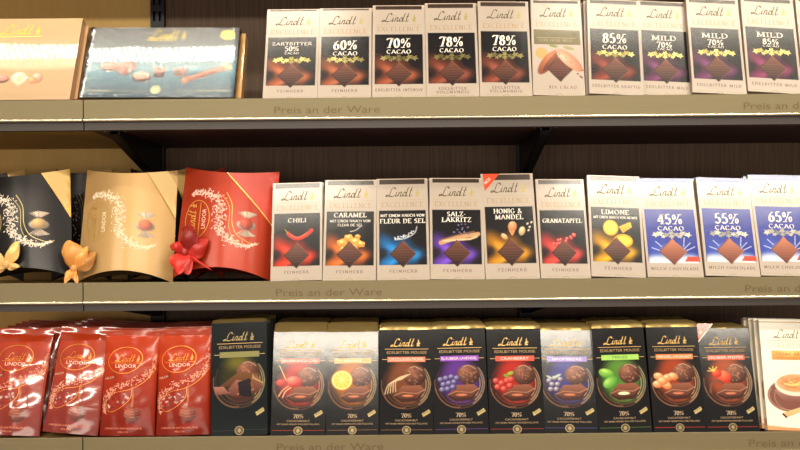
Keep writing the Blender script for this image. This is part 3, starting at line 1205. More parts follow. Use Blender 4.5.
# ------------------------------------------------------------------ pillow boxes
PW, PH = 150., 170.


def pillow(sp, var, B=.024):
    W, H = sp.W, sp.H
    sagb, sagt = .0165, .0115
    root = empty('pillow_box')

    def surf(s_, t):
        """s in -1..1 across, t 0 (top) .. 1 (bottom) -> x, z"""
        q = np.clip(1 - s_ ** 2, 0, 1)
        zb, zt = sagb * q, H - sagt * q
        wid = W * (1.0 - .03 * (1 - t)) / 2
        return s_ * wid, zt + (zb - zt) * t, q

    def M(u, v, l):
        u = np.asarray(u, float)
        v = np.asarray(v, float)
        s_ = np.clip(u / PW * 2 - 1, -1, 1)
        x, z, q = surf(s_, v / PH)
        return np.stack([x, B - B * q - l * 1.6, z], -1)

    base, side, petal, line_c = var['base'], var['side'], var['petal'], var['line']
    mb = MB()
    a = Art(mb, M)
    cv = Canvas(PW, PH, 2.0, base)
    if var.get('dark'):
        cv.ell(75, 60, 60, 60, (62, 58, 56), .95)
    random.seed(11)
    # printed wrapped truffle
    cv.ball(107, 92, 15, 9, (200, 190, 170), (110, 96, 84))
    cv.ball(107, 90, 11, 10, var['truffle'], [c * .5 for c in var['truffle']])
    a.canvas(cv, var['mat'])
    # back sheet
    S = np.linspace(-1, 1, 41)
    Tt = np.linspace(0, 1, 12)
    SS, TT = np.meshgrid(S, Tt)
    x, z, q = surf(SS, TT)
    mb.grid(np.stack([x, B + B * q, z], -1), side, var['mat'], flip=True)
    for t in (0., 1.):
        x, z, q = surf(S, t)
        rows = []
        for k in np.linspace(-1, 1, 9):
            rows.append(np.stack([x, B + B * q * k, z + (.004 if t == 1 else -.004) * (1 - k * k) * q], -1))
        mb.grid(np.array(rows), [c * .55 for c in side] if t else side, var['mat'], flip=(t == 0))  # bottom flap colour darkened, painting in the shade beneath the box
    lc = line_c
    # oval label, lettering running up the box
    a.layer = 1.5
    a.ringo(30, 84, 20, 32, 1.1, lc, 'goldink')
    a.stroke([(34, 56), (34, 112)], 1.2, lc, 'goldink')
    script_logo(a, 27, 110, 42, lc, 'goldink', rot=-90, w=.2)
    sans(a, 'LINDOR', 44, 84, 34, 6.6, petal, rot=-90)
    # gold arcs around the blossom band
    a.stroke(smooth_curve([(74, 36), (84, 58), (86, 90), (96, 112), (118, 122), (128, 118)]), .9, lc, 'goldink')
    a.stroke(smooth_curve([(66, 40), (80, 62), (82, 100), (94, 122), (112, 126)]), .6, lc, 'goldink')
    path = smooth_curve([(18, 42), (34, 38), (52, 42), (64, 54), (66, 74), (67, 94), (74, 112), (90, 124), (108, 128), (124, 120)], 8)
    for i in range(var.get('n', 560)):
        k = random.uniform(0, len(path) - 1.01)
        p = np.array(path[int(k)]) + (np.array(path[int(k) + 1]) - np.array(path[int(k)])) * (k % 1)
        t = k / len(path)
        w = 11 * math.sin(math.pi * min(1, t * 1.02 + .04)) ** .7 + 1
        cx, cy = p + np.array([random.gauss(0, w * .42), random.gauss(0, w * .36)])
        an = random.uniform(0, math.pi)
        L, b = random.uniform(1.6, 3.0), random.uniform(.6, 1.0)
        c, s_ = math.cos(an), math.sin(an)
        tn = random.uniform(.84, 1.06)
        a.poly([(cx - L * c, cy - L * s_), (cx - b * s_, cy + b * c), (cx + L * c, cy + L * s_), (cx + b * s_, cy - b * c)],
               [min(255, q * tn) for q in petal], 'ink')
    # twisted paper ends of the printed truffle
    for sg, cy in ((-1, 80), (1, 100)):
        for i in range(9):
            t = (i - 4) / 4
            tn = random.uniform(.7, 1.05)
            a.poly([(107 + t * 3, cy), (107 + t * 13 - 2, cy + sg * (13 - 3 * abs(t))), (107 + t * 13 + 2.2, cy + sg * (11 - 3 * abs(t)))], [c * tn for c in (226, 202, 178)], 'ink')
    mb.build('carton', root)
    # diagonal satin ribbon round the upper corner
    rb = MB()
    r_ = Art(rb, lambda u, v, l: M(u, v, l))
    u0, wd, col, edge = var['ribbon']
    r_.layer = 5
    rows = []
    for k in range(13):
        t = k / 12
        rows.append([(min(PW, u0 + t * (PW - u0) + j * wd / 6), t * var['rv'] - .0) for j in range(7)])
    R = np.array(rows)
    # clip to the face
    X = M(np.minimum(R[..., 0], PW).ravel(), R[..., 1].ravel(), 6 * LIFT).reshape(13, 7, 3)
    rb.grid(X, col, 'ribbon')
    r_.layer = 9
    r_.stroke([(u0 + t * (PW - u0), t * var['rv']) for t in np.linspace(0, .99, 14)], 1.6, edge, 'goldink')
    rb.build('ribbon_band', root)
    return root


def leaf_loop(mb, base, tip, width, bulge, col, nrm=(0, -1, 0), thick=.0022, curl=.35, m='ribbon', wp=1.0):
    """a loop of ribbon: a flattened, closed tube from base to tip that belly-curves toward nrm"""
    base, tip, nrm = Vector(base), Vector(tip), Vector(nrm).normalized()
    ax = (tip - base)
    sd = ax.cross(nrm).normalized()
    n, k = 14, 12
    rows = []
    for i in range(n + 1):
        t = i / n
        c = base + ax * t + nrm * (bulge * math.sin(math.pi * t)) + sd * (curl * width * math.sin(math.pi * t * 1.1) * .3)
        w = width / 2 * max(.06, math.sin(math.pi * min(1, t ** wp * .93 + .05)) ** .8)
        th = thick * (.4 + math.sin(math.pi * t)) + .0006
        r = []
        for j in range(k + 1):
            a = 2 * math.pi * j / k
            rip = 1 + .15 * math.sin(3 * a + 5 * t)
            r.append(c + sd * (w * math.cos(a) * rip) + nrm * (th * math.sin(a) + .25 * w * (math.cos(a) ** 2) * -1 + .0012 * math.sin(8 * t + 2 * a)))
        rows.append([tuple(p) for p in r])
    X = np.array(rows)
    sh = np.ones((n + 1, k + 1, 3)) * np.array(col, float)
    mb.grid(X, sh, m)
    for e in (0, -1):
        c = X[e].mean(0)
        mb.add(np.vstack([X[e][:-1], c]), [[i, (i + 1) % k, k] for i in range(k)], col, m)


def bow(root, var, loc, s=1.0, loops=(), tails=()):
    o = bpy.data.objects.new('bow', None)
    o.empty_display_size = .02
    COL.objects.link(o)
    o.parent = root
    o.location = loc
    for (tip, w, b, tone) in loops:
        mb = MB()
        leaf_loop(mb, (0, 0, 0), [c * s for c in tip], w * s, b * s, [c * tone for c in var['bow']])
        mb.build('ribbon_loop', o)
    for (tip, w, b, tone) in tails:
        mb = MB()
        leaf_loop(mb, (0, 0, 0), [c * s for c in tip], w * s, b * s, [c * tone for c in var['bow']], wp=.8, thick=.001)
        mb.build('ribbon_tail', o)
    mb = MB()
    X = []
    for i in range(9):
        a = math.pi * i / 8
        X.append([(.006 * s * math.sin(a) * math.cos(2 * math.pi * j / 12) * 1.1, -.003 + .005 * s * math.sin(a) * math.sin(2 * math.pi * j / 12), .007 * s * math.cos(a)) for j in range(13)])
    mb.grid(np.array(X), [c * .9 for c in var['bow']], 'ribbon')
    mb.build('knot', o)
    return o


# ------------------------------------------------------------------ red praline bags
def bag(sp, seed, film='film', B=.011):
    W, H = sp.W, sp.H
    root = empty('praline_bag')
    ph = [random.Random(seed).uniform(0, 6.3) for _ in range(6)]

    def bulge(u, v):
        a = np.clip(np.sin(np.pi * u), 0, 1) ** .55
        b = np.clip((v - .045) / .3, 0, 1) ** .7 * (1 - .35 * np.clip((v - .75) / .25, 0, 1))
        w = (.0007 * np.sin(7 * u + 11 * v + ph[0]) + .0005 * np.sin(19 * u - 9 * v + ph[1]) + .0004 * np.sin(31 * v + 6 * u + ph[2])) * np.clip(v * 6, 0, 1)
        return B * a * b + w * a

    def M(u, v, l):
        u = np.asarray(u, float)
        v = np.asarray(v, float)
        x = (u / 80 - .5) * W * (1 - .03 * np.sin(np.pi * v / 160))
        return np.stack([x, B - bulge(u / 80, v / 160) - l * 1.3, (1 - v / 160) * H], -1)

    mb = MB()
    a = Art(mb, M)
    cv = Canvas(80, 160, 1.0, (180, 50, 20))
    random.seed(seed)
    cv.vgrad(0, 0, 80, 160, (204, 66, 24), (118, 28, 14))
    # window with wrapped pralines showing
    cv.ell(25, 108, 20, 12, (150, 40, 26), .1, -22)
    k = cv.r(25, 108, 18.5, 10.5, -22)[0] < 1
    for i in range(40):
        x, y = random.uniform(6, 44), random.uniform(96, 120)
        cv.ell(x, y, random.uniform(1.5, 4), random.uniform(1, 2.5), random.choice([(190, 170, 160), (110, 50, 40), (236, 214, 200), (160, 60, 46), (90, 36, 30)]), .4, random.uniform(0, 180), .8, k)
    # chocolate ball and the stream above it
    cv.line(smooth_curve([(47, 88), (48, 104), (47, 116)]), 3, (190, 110, 70), .9)
    cv.ball(48, 129, 12.5, 12.5, (176, 92, 66), (84, 26, 18))
    for i in range(4):
        cv.ring(48, 117 + i * 4, 8 + i * 1.2, 3, .9, (206, 130, 96), 0, .7, 180, 360)
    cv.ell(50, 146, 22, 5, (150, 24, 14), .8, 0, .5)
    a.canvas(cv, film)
    # back
    S, V = np.meshgrid(np.linspace(0, 80, 20), np.linspace(0, 160, 24))
    X = M(S, V, 0.)
    X[..., 1] = 2 * B - X[..., 1] + .001
    mb.grid(X, (160, 44, 24), film, flip=True)
    Sx = np.linspace(0, 80, 20)
    f = M(Sx, np.full(20, 160.), 0.)
    b = f.copy()
    b[:, 1] = 2 * B - f[:, 1]
    mb.grid(np.stack([f, b]), (170, 36, 20), film)
    gd = (236, 150, 70)
    a.layer = 2
    a.ringo(33, 46, 26, 20, 1.1, gd, 'goldink', rot=-8)
    script_logo(a, 18, 48, 30, gd, 'goldink', w=.17)
    a.rect(12, 50, 58, 50.7, gd, 'goldink', n=6)
    sans(a, 'LINDOR', 35, 57.5, 32, 5.6, (250, 214, 190))
    path = smooth_curve([(78, 38), (76, 56), (66, 68), (48, 78), (26, 86), (10, 98), (4, 112), (8, 126)], 8)
    for i in range(230):
        kk = random.uniform(0, len(path) - 1.01)
        p = np.array(path[int(kk)]) + (np.array(path[int(kk) + 1]) - np.array(path[int(kk)])) * (kk % 1)
        t = kk / len(path)
        w = 7.5 * math.sin(math.pi * min(1, t * .9 + .08)) ** .6
        cx, cy = p + np.array([random.gauss(0, w * .45), random.gauss(0, w * .42)])
        if not (1.5 < cx < 78.5):
            continue
        an = random.uniform(0, math.pi)
        L, b = random.uniform(1.5, 2.8), random.uniform(.6, 1.0)
        c, s_ = math.cos(an), math.sin(an)
        a.poly([(cx - L * c, cy - L * s_), (cx - b * s_, cy + b * c), (cx + L * c, cy + L * s_), (cx + b * s_, cy - b * c)],
               (222, 150, 126), 'ink')
    a.stroke(smooth_curve([(79, 58), (64, 78), (44, 90), (20, 96), (8, 110), (14, 124), (30, 118), (44, 104), (46, 90)]), .8, gd, 'goldink')
    a.poly([(1, 70), (20, 66), (21, 73), (2, 78)], (90, 56, 44), 'ink')
    a.layer = 3
    sans(a, 'MILCH', 11, 74.5, 14, 3.2, (226, 196, 170), rot=-12)
    a.layer = 1
    sans(a, 'UNENDLICH ZARTSCHMELZEND', 36, 150, 54, 2.8, (232, 140, 110))
    sans(a, 'MILCH', 36, 155.5, 14, 2.8, (232, 140, 110))
    mb.build('pouch', root)
    # flat crimped header with a serrated top edge
    s = MB()
    n = 56
    rows = []
    for k, z in enumerate((-.004, .0, .003, .006)):
        r = []
        for i in range(n + 1):
            t = i / n
            zz = z + (.0007 * (i % 2) if k == 3 else 0)
            r.append(((t - .5) * W, B - .0009 - .0006 * math.sin(t * 8 + ph[3]) * (k > 1) + (.0003 * (k % 2)), H + zz - .006))
        rows.append(r)
    X = np.array(rows)
    s.grid(X, (196, 66, 30), film)
    Y = X.copy()
    Y[..., 1] += .0018
    s.grid(Y, (176, 54, 26), film, flip=True)
    s.grid(np.stack([X[-1], Y[-1]]), (240, 130, 80), film)
    s.build('top_seal', root)
    return root


# ================================================================== SETTING
def wbox(name, x0, y0, z0, x1, y1, z1, m, parent=None, kind=None):
    mb = MB()
    mb.box(x0, y0, z0, x1, y1, z1, (128, 128, 128), m)
    o = mb.build(name, parent)
    if kind:
        o['kind'] = kind
    return o


XS = solve_x(83, 0, Z2)                       # joint between the two bays
UX = [P(159, 20, BACK_Y).x, P(523, 165, BACK_Y).x]
wbox('wall_back', UX[0], BACK_Y, .0, 1.5, BACK_Y + .02, 2.3, 'dark_wood', kind='structure')
wbox('wall_back_left', -1.5, BACK_Y, .0, UX[0], BACK_Y + .02, 2.3, 'ochre_panel', kind='structure')
mat('floor_tile', (120, 104, 88), rough=.4)
wbox('floor', -2.2, -4.8, -.05, 2.2, BACK_Y + .02, 0, 'floor_tile', kind='structure')


def rail(name, x0, x1, ztop, zbot, parent, texts, tone=1):
    """extruded price rail: profile swept along x with a rounded bottom bead"""
    mb = MB()
    h = ztop - zbot
    pr = [(.0030, ztop), (.0005, ztop), (0, ztop - .0006), (.0003, zbot + .0052), (-.0005, zbot + .0046)]
    pr += [(-.0008 - .0022 * math.sin(rad(t)), zbot + .0022 + .0024 * math.cos(rad(t))) for t in range(0, 181, 20)]
    pr += [(.0030, zbot)]
    n = max(2, int((x1 - x0) / .05))
    X = np.array([[(x0 + (x1 - x0) * i / n, y, z) for i in range(n + 1)] for y, z in pr])
    mb.grid(X[:5], (128,) * 3, 'rail_metal', smooth=False)
    mb.grid(X[4:-1], (128,) * 3, 'bead_metal')
    mb.grid(X[-2:], (128,) * 3, 'bead_metal', smooth=False)
    for xe in (x0, x1):
        mb.add([(xe, y, z) for y, z in pr], [list(range(len(pr)))], (128,) * 3, 'rail_metal')
    # raised centre seam of the scanner rail
    for tx, s_, w_ in texts:
        a = Art(mb, lambda u, v, l: np.stack([np.asarray(u, float) / 1000, np.full_like(np.asarray(u, float), -.0001) - l, zbot + np.asarray(v, float) / -1000], -1))
        sans(a, s_, tx * 1000, -(h * 1000 * .30), w_ * 1000, 11.4, (104, 86, 56))
    return mb.build(name, parent)


def shelf(level, zt_px, zb_px, zg_px, tx):
    """two shelves per level (left bay and right bay) with price rail and brackets"""
    zt = {0: Z1 + .31, 1: Z1, 2: Z2, 3: Z3}[level]
    zb = P(400, zb_px, 0).z if level else zt - .034
    zg = P(400, zg_px, .003).z if level else zt - .046
    w_ = P(380, 400, 0).x - P(273.5, 400, 0).x
    desc = {0: 'unseen uppermost', 1: 'topmost', 2: 'middle', 3: 'lowest'}[level]
    for side in ('left', 'right'):
        root = empty('shelf')
        x0, x1 = (-1.45, XS - .0009) if side == 'left' else (XS + .0009, 1.45)
        bw = {'left': 'ochre_board', 'right': 'shelf_wood'}[side]
        wbox('shelf_board', x0, .012, zg + .003, x1, BACK_Y - .001, SURF[level], bw, root)
        mb = MB()   # steel front channel under the rail
        y = .0032
        mb.box(x0, y, zg, x1, .018, zb + .004, (128,) * 3, 'grey_steel')
        mb.box(x0, y + .001, zb + .003, x1, .0125, SURF[level] - .0002, (128,) * 3, 'grey_steel')
        mb.build('front_channel', root)
        rail('price_rail', x0, x1, zt, zb, root, [(t, 'Preis an der Ware', w_) for t in tx if (t > XS) == (side == 'right')])
        if side == 'right':
            for ux in UX:
                if level in (0, 3):
                    continue
                b = MB()
                zz = zg + .0028
                prof = [(.020, zz), (.020, zz - .007), (.034, zz - .012), (BACK_Y - .06, zz - .052), (BACK_Y - .018, zz - .082), (BACK_Y - .018, zz)]
                if level == 2:
                    prof = [(.04, zz), (.04, zz - .004), (.07, zz - .007), (BACK_Y - .018, zz - .03), (BACK_Y - .018, zz)]
                for dx in (-.0085, .0065):
                    k = len(prof)
                    V = [(ux + dx, y, z) for y, z in prof] + [(ux + dx + .002, y, z) for y, z in prof]
                    F = [list(range(k)), [k + i for i in reversed(range(k))]] + [[i, k + i, k + (i + 1) % k, (i + 1) % k] for i in range(k)]
                    b.add(V, F, (128,) * 3, 'black_steel')
                # folded flanges joining the two cheeks
                for (y0, z0), (y1, z1) in zip(prof[1:-2], prof[2:-1]):
                    b.add([(ux - .0085, y0, z0), (ux + .0085, y0, z0), (ux + .0085, y1, z1), (ux - .0085, y1, z1)], [[0, 1, 2, 3]], (128,) * 3, 'black_steel')
                b.build('bracket', root)
                if level == 1:
                    sc_ = [(ux - .016, .024, zz - .001), (ux + .016, .024, zz - .001), (ux + .016, BACK_Y - .03, zz - .001)]
                    for p in sc_:
                        c = MB()
                        X = []
                        for r_, z_ in ((.0001, -.0018), (.0018, -.0015), (.0026, 0)):
                            X.append([(p[0] + r_ * math.cos(rad(30 * j)), p[1] + r_ * math.sin(rad(30 * j)), p[2] + z_) for j in range(13)])
                        c.grid(np.array(X), (128,) * 3, 'screw_metal')
                        c.build('screw', root)
        tag(root, f'{desc} shelf of the {"left bay with ochre board" if side == "left" else "right bay with dark board"}, brass-coloured price rail', 'shelf')
    return


TX = lambda px, z: solve_x(px, 0, z)
shelf(0, 0, 0, 0, [])  # unseen shelf added overhead to shade the upper back wall
shelf(1, 97, 119, 127.5, [TX(327, Z1), TX(796, Z1)])
shelf(2, 280, 301.5, 308.5, [TX(329, Z2), TX(798, Z2)])
shelf(3, 434.5, 456, 463, [TX(330, Z3), TX(802, Z3)])

# slotted steel uprights
for i, ux in enumerate(UX):
    mb = MB()
    w = .0125
    y0, y1 = BACK_Y - .012, BACK_Y - .001
    for a, b in ((-w, -.0080), (-.0025, .0025), (.0080, w)):
        mb.box(ux + a, y0, .0005, ux + b, y1, 2.28, (128,) * 3, 'black_steel')
    z = .06
    while z < 2.2:
        for a, b in ((-.0080, -.0025), (.0025, .0080)):
            mb.box(ux + a, y0, z, ux + b, y1, z + .012, (128,) * 3, 'black_steel')
        z += .030
    mb.box(ux - w, y1 - .001, .0005, ux + w, y1, 2.28, (128,) * 3, 'black_steel')
    o = mb.build('slotted_upright')
    tag(o, ['black slotted steel upright where the ochre panel meets the dark wood panel',
            'black slotted steel upright on the dark wood panel behind the honey almond bar'][i], 'upright')

# ================================================================== PRODUCTS
F5 = {
    'zart': dict(title=[('ZARTBITTER', 66, 5.2, 60), ('50%', 76.5, 8.4, 21), ('CACAO', 82, 3.4, 21)], foot=['FEINHERB'], fw=[38], glow=(168, 86, 50), leaf=True, strip=2.5),
    '60': dict(title=[('60%', 75, 16, 36), ('CACAO', 85, 6.4, 37)], foot=['FEINHERB'], fw=[38], glow=(160, 82, 48), leaf=True, strip=2),
    '70': dict(title=[('70%', 75, 16, 36), ('CACAO', 85, 6.4, 37)], foot=['EDELBITTER INTENSIV'], fw=[70], glow=(150, 74, 46), leaf=True, strip=6),
    '78': dict(title=[('78%', 75, 16, 36), ('CACAO', 85, 6.4, 37)], foot=['EDELBITTER', 'VOLLMUNDIG'], fw=[42, 50], glow=(132, 64, 46), leaf=True, strip=7),
    '81': dict(title=[('CACAO', 60, 6, 40)], foot=['81'], fw=[40], kind='cacao81', strip=5),
    '85': dict(title=[('85%', 75, 16, 36), ('CACAO', 85, 6.4, 37)], foot=['EDELBITTER KRÄFTIG'], fw=[70], glow=(128, 50, 36), leaf=True, strip=6),
    'm70': dict(title=[('MILD', 68, 8, 40), ('70%', 80, 9, 24), ('CACAO', 84.5, 3.4, 24)], foot=['EDELBITTER MILD'], fw=[66], glow=(100, 42, 84), leaf=True, strip=6),
    'm85': dict(title=[('MILD', 68, 8, 40), ('85%', 80, 9, 24), ('CACAO', 84.5, 3.4, 24)], foot=['EDELBITTER MILD'], fw=[66], glow=(120, 36, 78), leaf=True, strip=6),
    'chili': dict(title=[('CHILI', 66.5, 6.6, 29)], foot=['FEINHERB'], fw=[38], glow=(222, 52, 26), fruit=fruit_chili, strip=8),
    'cara': dict(title=[('CARAMEL', 61, 7, 50), ('MIT EINEM HAUCH VON', 69, 4, 62), ('FLEUR DE SEL', 75.5, 4, 38)], foot=['FEINHERB'], fw=[40], glow=(214, 104, 36), fruit=fruit_caramel, strip=7),
    'sel': dict(title=[('MIT EINEM HAUCH VON', 62, 4.4, 68), ('FLEUR DE SEL', 72, 6.8, 70)], foot=['FEINHERB'], fw=[42], glow=(30, 120, 196), fruit=fruit_salt, strip=8),
    'salz': dict(title=[('SALZ-', 62, 7, 28), ('LAKRITZ', 71, 7, 44)], foot=['FEINHERB'], fw=[42], glow=(110, 66, 190), fruit=fruit_licorice, strip=6),
    'honig': dict(title=[('HONIG & ', 62, 7, 46), ('MANDEL', 71, 7, 42)], foot=['FEINHERB'], fw=[42], glow=(214, 140, 30), fruit=fruit_almond, strip=9, sticker=True),
    'gran': dict(title=[('GRANATAPFEL', 72, 6.6, 64)], foot=['FEINHERB'], fw=[42], glow=(226, 66, 60), fruit=fruit_pome, strip=7),
    'lim': dict(title=[('LIMONE', 62.5, 7, 42), ('MIT EINEM HAUCH VON INGWER', 69.5, 4, 66)], foot=['FEINHERB'], fw=[40], glow=(226, 160, 20), fruit=fruit_lemon, strip=7),
    '45': dict(title=[('45%', 76, 16, 36), ('CACAO', 86, 6.4, 38)], foot=['MILCH CHOCOLADE'], fw=[68], kind='milk', leaf=True, strip=6),
    '55': dict(title=[('55%', 76, 16, 36), ('CACAO', 86, 6.4, 38)], foot=['MILCH CHOCOLADE'], fw=[68], kind='milk', leaf=True, strip=6),
    '65': dict(title=[('65%', 76, 16, 36), ('CACAO', 86, 6.4, 38)], foot=['MILCH CHOCOLADE'], fw=[68], kind='milk', leaf=True, strip=8),
}

# key, bottom-left, bottom-right, top-left, top y, y0, label, category word, [(dx, dy, dlean) of bars standing behind]
ROW1 = [
    ('zart', 262.5, 317, 267.5, 9.5, .006, 'white bar box reading ZARTBITTER 50% CACAO on the top shelf', [(.0015, .0115, .3)]),
    ('60', 317.3, 371.3, 320, 8.6, .006, 'white bar box reading 60% CACAO on the top shelf', [(.001, .0115, .2)]),
    ('70', 372, 426, 372.8, 5.7, .006, 'white bar box reading 70% CACAO and EDELBITTER INTENSIV', [(-.002, .0115, .5)]),
    ('78', 426.4, 479.6, 424.8, 3.6, .006, '78% CACAO box standing directly right of the 70% CACAO box', [(-.001, .0115, .4)]),
    ('78', 480, 532.7, 477.6, 2.2, .006, '78% CACAO box standing directly left of the cocoa pod box', [(-.001, .0115, .3)]),
    ('81', 533.3, 585.4, 530.5, 1.0, .006, 'cream bar box with cocoa pods and an olive CACAO band', [(.001, .0116, .2), (.002, .0232, .4)]),
    ('85', 589.5, 644, 586.8, -1.5, .006, 'white bar box reading 85% CACAO with black panel, top shelf', [(-.0030, .0116, .1), (-.0038, .0232, .2)]),
    ('m70', 642.5, 693, 637.5, -1, .0180, 'black panelled MILD 70% box partly tucked behind the 85% CACAO box', []),
    ('m70', 693, 746.8, 686, -1.5, .006, 'black panelled MILD 70% box with the glossy greyish glare, left of MILD 85%', [(.0045, .0116, 0), (.0075, .0232, 0)]),
    ('m85', 748.3, 802.5, 740.5, -1.5, .006, 'black panelled box reading MILD 85% near the right end of the top shelf', [(.003, .0116, 0)]),
    ('m85', 804.5, 858, 795, -1.5, .006, 'bar box cut off by the right edge of the photo on the top shelf', []),
]
ROW2 = [
    ('chili', 270.3, 322, 273, 183.3, .006, 'white bar box with a red chilli pepper, reading CHILI', [(.0012, .0115, .2)]),
    ('cara', 322.5, 376, 325.3, 180.3, .006, 'white bar box with orange caramel pieces, reading CARAMEL', [(.0012, .0115, .4)]),
    ('sel', 377, 430, 376.5, 179, .006, 'white bar box with blue glow, reading FLEUR DE SEL', [(.001, .0115, .3)]),
    ('salz', 430.4, 485, 429.5, 178.6, .006, 'white bar box with violet glow, reading SALZ-LAKRITZ', [(-.0008, .0115, .3)]),
    ('honig', 485.8, 540.2, 480.5, 174, .006, 'white bar box with a red corner label, reading HONIG & MANDEL', [(.001, .0115, .3)]),
    ('gran', 541, 591.2, 535.3, 179.7, .006, 'white bar box with pomegranate seeds, reading GRANATAPFEL', [(.001, .0115, .8)]),
    ('lim', 591.6, 646, 587, 177, .006, 'white bar box with yellow lemon slices, reading LIMONE', [(.002, .0115, .3), (.004, .0230, .4)]),
    ('45', 648, 704, 638.5, 179, .006, 'white and blue bar box reading 45% CACAO', [(-.0015, .0115, .8), (.0045, .0230, .9)]),
    ('55', 706, 760.5, 696, 179, .006, 'white and blue bar box reading 55% CACAO', [(-.0015, .0115, .6), (.003, .0230, .7)]),
    ('65', 761.5, 816, 748, 176, .006, 'white and blue bar box reading 65% CACAO at the right end', [(-.002, .0115, 1.0)]),
]
short = {'zart': 'ZARTBITTER', '60': 'sixty percent', '70': 'seventy percent', '78': 'x', '81': 'cocoa pod', '85': 'dark eighty-five percent', 'm70': 'x', 'm85': 'MILD eighty-five percent', 'chili': 'CHILI', 'cara': 'CARAMEL', 'sel': 'FLEUR DE SEL',
         'salz': 'SALZ-LAKRITZ', 'honig': 'HONIG & MANDEL', 'gran': 'GRANATAPFEL', 'lim': 'LIMONE', '45': 'blue forty-five percent', '55': 'blue fifty-five percent', '65': 'blue sixty-five percent'}
ordw = ['directly behind', 'second behind']
for shelf_n, rowd in ((1, ROW1), (2, ROW2)):
    gname = 'white chocolate bar boxes in a row on the ' + ('top' if shelf_n == 1 else 'middle') + ' shelf'
    for r_i, (key, bl, br, tl, ty, y0, lab, behind) in enumerate(rowd):
        sp = Spot(shelf_n, bl, br, tl, ty, y0=y0, H=(.1735 if ty < 0 else None))
        o = excellence(sp, F5[key])
        sp.apply(o)
        tag(o, lab, 'chocolate bar', gname)
        for k, (dx, dy, dl) in enumerate(behind):
            c = copy_tree(o)
            sp.apply(c, dx, dy, dl)
            nm = short[key] + ' box'
            if key == '78':
                nm = ('left' if bl < 450 else 'right') + ' seventy-eight percent box'
            if key == 'm70':
                nm = ('half-hidden MILD box' if y0 > .01 else 'MILD box with grey glare')
            tag(c, f'bar box standing {ordw[k]} the {nm}, only its edges showing', 'chocolate bar', gname)

PINK, ORG = (226, 84, 70), (238, 148, 60)
MOUSSE = [
    # spec, bl, br, tl, ty, label, copies
    (dict(banner='SAUERKIRSCH-CHILI', bcol=(232, 92, 72), glow=(214, 44, 24), fruit=f_cherry, foil=.015, prof=PROF_TALL, rule=(190, 60, 40)),
     270.3, 325.2, 274.5, 322.5, 'black mousse bar with red glow and cherries, right of the dark green box'),
    (dict(banner='ORANGE', bcol=(240, 150, 62), glow=(206, 112, 20), fruit=f_orange, foil=.015, prof=PROF_TALL),
     325.8, 378.7, 327, 322.5, 'black mousse bar with an orange slice and orange banner'),
    (dict(banner='CHOCOLADEN-TRÜFFEL', bcol=(226, 130, 100), glow=(150, 84, 50), fruit=f_vanilla),
     379.5, 433.6, 379.5, 324.2, 'black mousse bar with brown glow and a copper banner reading CHOCOLADEN-TRÜFFEL'),
    (dict(banner='BLAUBEER-LAVENDEL', bcol=(150, 84, 196), glow=(112, 56, 168), fruit=f_blue, rule=(120, 70, 150)),
     434.3, 489.2, 431, 323.2, 'black mousse bar with violet glow, blueberries and violet banner'),
    (dict(banner='CRANBERRY', bcol=(230, 92, 72), glow=(216, 52, 36), fruit=f_cran, rule=(180, 60, 50)),
     489.8, 545.2, 486, 323.2, 'black mousse bar with red glow and cranberries, reading CRANBERRY'),
    (dict(banner='BROMBEERE', bcol=(150, 130, 206), glow=(62, 62, 160), fruit=f_black, rule=(90, 80, 150)),
     541.6, 598.6, 537.3, 325, 'black mousse bar with dark blue glow, blackberries and pale lilac banner'),
    (dict(banner='MINZE', bcol=(166, 214, 100), btxt=(70, 110, 40), glow=(104, 160, 60), fruit=f_mint, fill=(232, 236, 206), rule=(90, 130, 60)),
     599.2, 652.5, 590.8, 322.5, 'black mousse bar with green glow, mint leaves and green banner'),
    (dict(banner='MANDEL-KROKANT', bcol=(240, 130, 72), glow=(190, 76, 36), fruit=f_almonds, rule=(200, 60, 40)),
     654, 707, 645, 321.5, 'black mousse bar with almonds, amber glow and orange banner'),
    (dict(banner='ERDBEER-PFEFFER', bcol=(218, 88, 62), glow=(196, 84, 40), fruit=f_straw, sticker=True, foil=.004, rule=(200, 60, 40)),
     707, 760, 696.5, 326, 'black mousse bar with a strawberry and a red corner label'),
]
gm = 'black mousse bars in a row on the lowest shelf'
for i, (spec, bl, br, tl, ty, lab) in enumerate(MOUSSE):
    sp = Spot(3, bl, br, tl, ty, lean=[13.9, 13.9, 11, 11, 11, 13.7, 11, 11.8, 12.9][i], T=.011, y0=.006)
    o = mousse(sp, spec)
    sp.apply(o)
    tag(o, lab, 'chocolate bar', gm)
    word = spec['banner'].title()
    kind_w = ['cherry', 'orange slice', 'brown truffle', 'blueberry', 'cranberry', 'blackberry', 'mint', 'almond', 'strawberry'][i]
    rnd = random.Random(i)
    for k in range(6):
        c = copy_tree(o)
        for ch in children(c):
            if ch.name.startswith('corner_label'):
                bpy.data.objects.remove(ch)
        sp.apply(c, rnd.uniform(-.0008, .0012), .0146 * (k + 1), -.8 * (k + 1), 0)
        tag(c, f'gold foil end of a mousse bar stacked behind the {kind_w} bar', 'chocolate bar', f'mousse bars stacked behind the {kind_w} bar')

